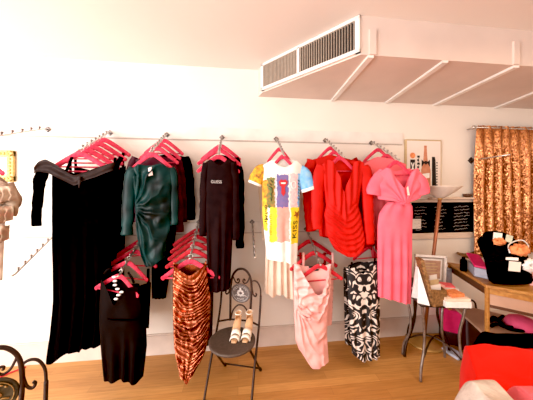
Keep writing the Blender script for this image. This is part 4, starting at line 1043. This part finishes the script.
bm = new_bm(); prism(bm, [vert(f0, .40), vert(f1, .40), vert(b1, .40), vert(b0, .40)], (0, 0, -.018)); obj('lower_shelf', bm, M['panel'], t, smooth=False)
# things on the console
p = atz(463.5, 271, ZC)
bm = new_bm(); lathe(bm, p, [(.022, .0005), (.026, .006), (.026, .085), (.022, .10), (.013, .105), (.013, .12), (.001, .122)], 20); o = obj('spray_bottle', bm, M['black_fab'], None, origin=p); tag(o, 'small black bottle standing on the left end of the oak console', 'bottle')
p = atz(447.5, 283, ZT); bm = new_bm(); lathe(bm, p, [(.032, .0005), (.035, .005), (.035, .115), (.032, .125), (.034, .126), (.034, .145), (.001, .146)], 24); o = obj('storage_tin', bm, M['greyblue'], None, origin=p); tag(o, 'blue-grey tin standing behind the book pile on the iron side table', 'tin')
p = atz(472, 258, ZC); bm = new_bm(); lathe(bm, p, [(.05, .0005), (.07, .004), (.14, .03), (.155, .045), (.15, .047), (.12, .03), (.05, .012), (.001, .010)], 36)
bmesh.ops.transform(bm, matrix=Matrix.Translation(p) @ Matrix.Diagonal((1, .6, 1, 1)) @ Matrix.Translation(-p), verts=bm.verts); o = obj('wooden_dish', bm, M['wicker'], None, origin=p); tag(o, 'shallow oval brown dish at the back of the oak console', 'dish')
m0 = atz(474, 276.5, ZC); m1 = atz(489, 280, ZC)
t = thing('vanity_case', 'magenta topped vanity case beside the black display bag', 'case', (m0 + m1) / 2)
vy = (atz(466, 268, ZC) - m0)
bm = new_bm(); prism(bm, [m0 + Vector((0, 0, .001)), m1 + Vector((0, 0, .001)), m1 + vy + Vector((0, 0, .001)), m0 + vy + Vector((0, 0, .001))], (0, 0, .075)); obj('case_body', bm, M['greyblue'], t, smooth=False, bevel=.006)
bm = new_bm(); prism(bm, [m0 + Vector((0, 0, .077)), m1 + Vector((0, 0, .077)), m1 + vy + Vector((0, 0, .125)), m0 + vy + Vector((0, 0, .125))], (0, 0, .018)); obj('lid', bm, M['mag'], t, smooth=False, bevel=.006)

# black display bag
dB = 1.74
t = thing('display_bag', 'large black soft display bag covered with pinned cards and hair accessories', 'bag', atd(510, 284, dB))
def slant(px, py): return atd(px, py, dB + .22 * ss((262 - py) / 32) )
sil = [(493, 283), (491, 274), (488.5, 262), (483.5, 250), (480.5, 241), (486, 235), (490, 231), (500, 231.5), (511, 236), (519, 243), (526, 252), (530, 262), (531.5, 273), (531.5, 283.5), (510, 285), (496, 284)]
sil = catmull(sil, 3, True)
bm = new_bm(); cx, cy = 507, 260; n_ = len(sil)
lay = []
for k_, (f_, o_) in enumerate(((.0, -.035), (.35, -.035), (.7, -.03), (.92, -.015), (1, .0), (.96, .04), (.88, .055), (.5, .06), (.0, .06))):
    ring = []
    for x, y in sil:
        q = slant(cx + (x - cx) * f_, cy + (y - cy) * f_) + FWD * o_; q.z = max(q.z, ZC + .001)
        q += UP * .004 * noise.noise(q * 12) if f_ < 1 else Vector()
        ring.append(bm.verts.new(q))
    lay.append(ring)
for A, B in zip(lay, lay[1:]):
    for i in range(n_): bm.faces.new((A[i], A[(i + 1) % n_], B[(i + 1) % n_], B[i]))
bmesh.ops.remove_doubles(bm, verts=bm.verts, dist=.0005)
obj('bag_body', bm, M['black_fab'], t)
bm = new_bm(); tube(bm, [slant(x, y) - FWD * .037 for x, y in catmull([(490, 257), (500, 255.5), (512, 256), (526, 258)], 5)], .008, 8); obj('pocket_edge', bm, M['black_velvet'], t)
def card(px, py, w, h, label, m, rot=0, name='hair_card', cat='card'):
    pts = []
    for a_, b_ in ((-.5, .5), (.5, .5), (.5, -.5), (-.5, -.5)):
        x = px + w * a_ * math.cos(rot) - h * b_ * math.sin(rot); y = py + w * a_ * math.sin(rot) + h * b_ * math.cos(rot)
        pts.append(slant(x, y) - FWD * .042)
    bm = new_bm(); prism(bm, pts, -FWD * .003); o = obj(name, bm, m, None, smooth=False, origin=sum(pts, Vector()) / 4); tag(o, label, cat, 'accessories pinned on the black bag')
card(492.5, 235, 8.5, 6.5, 'white card pinned at the top left of the black display bag', M['tag_white'], .12)
card(503.5, 237.5, 6.5, 7, 'pale green card pinned at the top middle of the black display bag', M['mint'], .3)
card(506, 257, 12, 2.8, 'narrow white card above the square one on the bag pocket', M['tag_white'], .08)
card(508.5, 264.5, 11.5, 9.5, 'square cream card on the front pocket of the black display bag', M['canvas'], .1)
def scrunchie(px, py, rx, ry, rad, label, m):
    p = slant(px, py) - FWD * .05; bm = new_bm(); pts = []
    for i in range(20):
        an = i * 2 * PI / 20; pts.append(slant(px + rx * math.cos(an), py + ry * math.sin(an)) - FWD * (.046 + rad * .4))
    tube(bm, pts, [rad * (1.15 + .3 * math.sin(i * 2.7)) for i in range(20)], 12, 1, .7, FWD, closed=True, wob=1.1); o = obj('scrunchie', bm, m, None, origin=p); tag(o, label, 'scrunchie', 'accessories pinned on the black bag')
scrunchie(493, 240.5, 3.6, 1.6, .016, 'small peach scrunchie below the white card on the bag', M['peach'])
scrunchie(512, 248.5, 5.4, 2.6, .022, 'large orange scrunchie in the middle of the black display bag', M['peach'])
scrunchie(523, 263, 3.2, 3.2, .020, 'white scrunchie on the right of the bag pocket', M['pic_white'])
bm = new_bm(); tube(bm, [slant(x, y) - FWD * .05 for x, y in catmull([(503, 251), (502, 244), (508, 240), (516, 239), (521, 244), (519, 249)], 6)], .0045, 8, ref=FWD); o = obj('white_cord', bm, M['pic_white'], None, origin=slant(512, 244)); tag(o, 'white cord bracelet looped around the large orange scrunchie', 'bracelet', 'accessories pinned on the black bag')
q0 = atz(528.5, 284, ZC); bm = new_bm()
prism(bm, [q0, q0 + lx * .14, q0 + lx * .14 + ly * .02, q0 + ly * .02], (0, 0, .10)); bmesh.ops.translate(bm, verts=bm.verts, vec=-ly * .03 + Vector((0, 0, .0005)))
o = obj('leaflet_box', bm, M['blush'], None, smooth=False, bevel=.002, origin=q0); tag(o, 'pale pink box at the right edge of the picture on the oak console', 'box')
# on the lower shelf: felt cap and black strap
p = atz(522, 327, .40)
t = thing('felt_cap', 'hot pink felt cap lying on the lower shelf of the oak console', 'cap', p, group=None)
bm = new_bm(); lathe(bm, p, [(.105, .006), (.102, .03), (.085, .06), (.05, .078), (.001, .084)], 32); obj('crown', bm, M['hot_pink'], t)
bm = new_bm(); lathe(bm, p + RIGHT * .06 - FWD * .02, [(.001, .001), (.10, .001), (.115, .004), (.10, .008), (.001, .008)], 32); obj('brim', bm, M['hot_pink'], t)
bm = new_bm()
for q in ([(489, 322), (494, 317), (500, 322), (507, 328), (515, 330), (526, 331)], [(491, 326), (497, 324), (505, 327), (513, 327)], [(490, 319), (497, 320), (503, 316)]):
    tube(bm, catmull([tuple(atz(x, y, .412)) for x, y in q], 5), .012, 8, ref=(0, 0, 1))
o = obj('leather_strap', bm, M['black_fab'], None, origin=atz(505, 325, .412)); tag(o, 'tangled black strap lying on the lower shelf of the oak console', 'strap')

# under the iron side table
def floorbox(name, label, cat, m, pa, pb, depth, h, z0=0.0005, grp=None):
    a_ = atz(*pa, 0); b_ = atz(*pb, 0); d_ = (b_ - a_).normalized(); n_ = Vector((-d_.y, d_.x, 0)) * depth
    bm = new_bm(); prism(bm, [vert(a_, z0), vert(b_, z0), vert(b_, z0) + n_, vert(a_, z0) + n_], (0, 0, h)); o = obj(name, bm, m, None, smooth=False, bevel=.006, origin=vert((a_ + b_) / 2, z0)); tag(o, label, cat, grp); return o
floorbox('stacked_box', 'dark block standing in for the shadow below the magenta storage box', 'box', M['dark_bag'], (442, 343), (467, 349), .18, .12)  # dark block added where only shadow lies below the magenta box
floorbox('stacked_box', 'magenta storage box seen between the legs of the iron side table', 'box', M['mag'], (442, 343), (466, 349), .17, .21, .1215)
floorbox('flat_carton', 'flat pale blue carton on the floor under the iron side table', 'carton', M['paleblue'], (441, 350), (458, 361), .10, .025)
bgl = atz(468, 352, 0)
t = thing('handbag', 'dark maroon handbag on the floor right of the magenta storage box', 'bag', bgl)
bm = new_bm(); vs = box(bm, (0, 0, .17), (.20, .13, .33)); bmesh.ops.subdivide_edges(bm, edges=bm.edges[:], cuts=4, use_grid_fill=True)
for v in bm.verts: f_ = v.co.z / .34; v.co.x *= 1.1 - .35 * f_; v.co.y *= 1.1 - .7 * f_; v.co += Vector((noise.noise(v.co * 14), noise.noise(v.co * 14 + Vector((3, 0, 0))), 0)) * .008
bmesh.ops.transform(bm, matrix=Matrix.Translation(bgl + RIGHT * .07 + FWD * .05), verts=bm.verts); obj('bag_body', bm, M['dark_bag'], t)
bm = new_bm(); hb = bgl + RIGHT * .07 + FWD * .05; tube(bm, catmull([hb + RIGHT * -.05 + UP * .32, hb + RIGHT * -.04 + UP * .42, hb + UP * .45, hb + RIGHT * .04 + UP * .42, hb + RIGHT * .05 + UP * .32], 6), .008, 8); obj('handle', bm, M['dark_bag'], t)

# ------------------------------------------------------------------ foreground display table with folded clothes
ZD = .62
def cz(px, d, z): p = CAM + RIGHT * ((px - PX) / F * d) + FWD * d; return Vector((p.x, p.y, z))
base = cz(470, 1.1, 0); X0 = (468 - PX) / F * 1.15
def G(x, d, z): p = CAM + RIGHT * x + FWD * d; return Vector((p.x, p.y, z))
t = thing('display_table', 'wooden display table under the red cloth in the right foreground', 'table', G(1.35, 1.05, 0))
bm = new_bm(); prism(bm, [G(.62, .58, ZD), G(1.95, .58, ZD), G(1.95, 1.27, ZD), G(1.07, 1.27, ZD), G(.93, 1.03, ZD), G(.68, .94, ZD)], (0, 0, -.03)); obj('tabletop', bm, M['wood'], t, smooth=False, bevel=.004)
for x, d in ((.68, .62), (1.91, .62), (1.12, 1.22), (1.91, 1.22)):
    bm = new_bm(); q = G(x, d, 0); tube(bm, [q, q + Vector((0, 0, ZD - .03))], [.018, .024], 10); obj('leg', bm, M['wood'], t)
# red cloth: top sheet falling over the left edge
def sheet3(name, m, label, cat, fn, nu, nv, origin, grp=None, thick=.006):
    bm = new_bm(); g = [[bm.verts.new(fn(i / nu, j / nv)) for j in range(nv + 1)] for i in range(nu + 1)]
    for i in range(nu):
        for j in range(nv): bm.faces.new((g[i][j], g[i + 1][j], g[i + 1][j + 1], g[i][j + 1]))
    o = obj(name, bm, m, None, origin=origin); tag(o, label, cat, grp)
    if thick: s = o.modifiers.new('thick', 'SOLIDIFY'); s.thickness = thick
    return o
def red(u, v):
    # v: 0 back .. 1 front ; u: 0 left hem .. 1 right
    vp = [(0, (1.20, .63)), (.06, (1.185, .715)), (.12, (1.15, .745)), (.3, (1.08, .742)), (.5, (1.0, .722)), (.62, (.955, .700)), (.68, (.94, .692)), (.74, (.925, .698)), (.8, (.905, .690)), (.88, (.89, .665)), (1, (.875, .63))]
    d = interp([(a_, b_[0]) for a_, b_ in vp], v); z = interp([(a_, b_[1]) for a_, b_ in vp], v)
    xl = interp([(.85, .66), (.9, .745), (1.0, .875), (1.15, .955), (1.2, .985)], d)
    if u < .3:
        f_ = (.3 - u) / .3; x = xl - .018 * ss(f_ * 3) - .02 * f_ + .010 * math.sin(v * 11 + 1) * f_; z = z - .40 * max(0, f_ - .10) - .035 * ss(f_ * 6)
    else:
        x = xl + (u - .3) / .7 * 1.0
        s_ = (x - .955) * 6 - (1.15 - d) * 9
        z += (.020 * math.sin(s_ * 2.2 + 2 * noise.noise(Vector((x * 4, d * 4, 0)))) + .016 * noise.noise(Vector((x * 8, d * 8, 1)))) * ss((u - .3) / .1) * (1 - ss((v - .55) / .1)) * ss(v / .15)
        z = max(z, ZD + .004)
    return G(x, d, z)
sheet3('red_garment', M['red_top'], 'bright red garment draped over the display table in the right foreground', 'garment', red, 90, 80, G(1.4, 1.0, .72), 'folded clothes on the display table')
def mound(name, m, label, x0, x1, d0, d1, h, z0, ph, cat='garment', wr=.012, corner=.25):
    bm = new_bm(); nu, nv = 60, 36; g = []
    for i in range(nu + 1):
        r_ = []
        for j in range(nv + 1):
            u, v = i / nu, j / nv; x = x0 + (x1 - x0) * u; d = d0 + (d1 - d0) * v
            e_ = (min(1, min(u, 1 - u) / corner) * min(1, min(v, 1 - v) / .35)); e_ = math.sqrt(max(0, 1 - (1 - e_) ** 2))
            z = z0 + h * e_ + wr * e_ * (noise.noise(Vector((x * 9, d * 16, ph))) + .6 * math.sin((d * 46 + 3 * noise.noise(Vector((x * 5, d * 5, ph))))) * .5)
            r_.append(bm.verts.new(G(x, d, max(z, z0))))
        g.append(r_)
    for i in range(nu):
        for j in range(nv): bm.faces.new((g[i][j], g[i + 1][j], g[i + 1][j + 1], g[i][j + 1]))
    o = obj(name, bm, m, None, origin=G((x0 + x1) / 2, (d0 + d1) / 2, z0)); tag(o, label, cat, 'folded clothes on the display table'); return o
mound('black_garment', M['black_velvet'], 'black garment folded along the back of the display table behind the red one', 1.06, 1.9, 1.13, 1.265, .145, ZD, 1, corner=.06)
mound('pink_garment', M['hot_pink'], 'hot pink garment behind the black folded garment at the right edge', 1.36, 1.9, 1.21, 1.268, .165, ZD, 7)
mound('grey_knit_garment', M['grey_knit'], 'pale grey knitted garment folded at the very front of the display table', .685, .835, .60, .92, .205, ZD, 3, wr=.016)
mound('rose_garment', M['pink_mid'], 'coral pink garment folded beside the grey knit at the front', .84, 1.3, .60, .91, .20, ZD, 5, corner=.1)

# ------------------------------------------------------------------ light, world, camera
def area(name, loc, target, size, energy, color, sy=None):
    l = bpy.data.lights.new(name, 'AREA'); l.energy = energy; l.color = color; l.size = size
    if sy: l.shape = 'RECTANGLE'; l.size_y = sy
    o = bpy.data.objects.new(name, l); C.objects.link(o); o.location = loc
    o.rotation_euler = (Vector(target) - Vector(loc)).to_track_quat('-Z', 'Y').to_euler(); return o
area('shop_window_light', (-3.7, -3.0, 1.5), (-.6, -.2, 1.9), 2.6, 185, (1, .965, .96), 2.4)
area('front_window_light', (-1.2, -4.9, 1.7), (-.3, 0, 1.7), 3.0, 46, (1, .93, .88), 2.2)
area('ceiling_fill_light', (-2.9, -2.9, .25), (-2.0, -1.6, 2.6), 1.8, 105, (1, .95, .92))  # added fill aimed up to brighten the ceiling like floor bounce
area('warm_fill_light', (1.7, -2.0, 2.3), (1.7, -1.6, 0), 1.0, 24, (1, .74, .50))  # added fill that warms the right side, no lamp hangs there
w = bpy.data.worlds.new('shop_world'); S.world = w; w.use_nodes = True
bg = w.node_tree.nodes['Background']; bg.inputs[0].default_value = (1, .92, .87, 1); bg.inputs[1].default_value = .62
S.view_settings.view_transform = 'Standard'; S.view_settings.look = 'None'; S.view_settings.exposure = 0.2; S.view_settings.gamma = 1.0
S.view_settings.use_curve_mapping = True
S.view_settings.curve_mapping.black_level = (.012, .012, .012)
S.view_settings.curve_mapping.update()
cam = bpy.data.cameras.new('camera'); co = bpy.data.objects.new('camera', cam); C.objects.link(co); S.camera = co
co.location = CAM; co.rotation_euler = (PI / 2, 0, -TH)
cam.sensor_width = 36; cam.lens = F / 533 * 36; cam.shift_y = -(200 - HY) / 533; cam.clip_start = .02
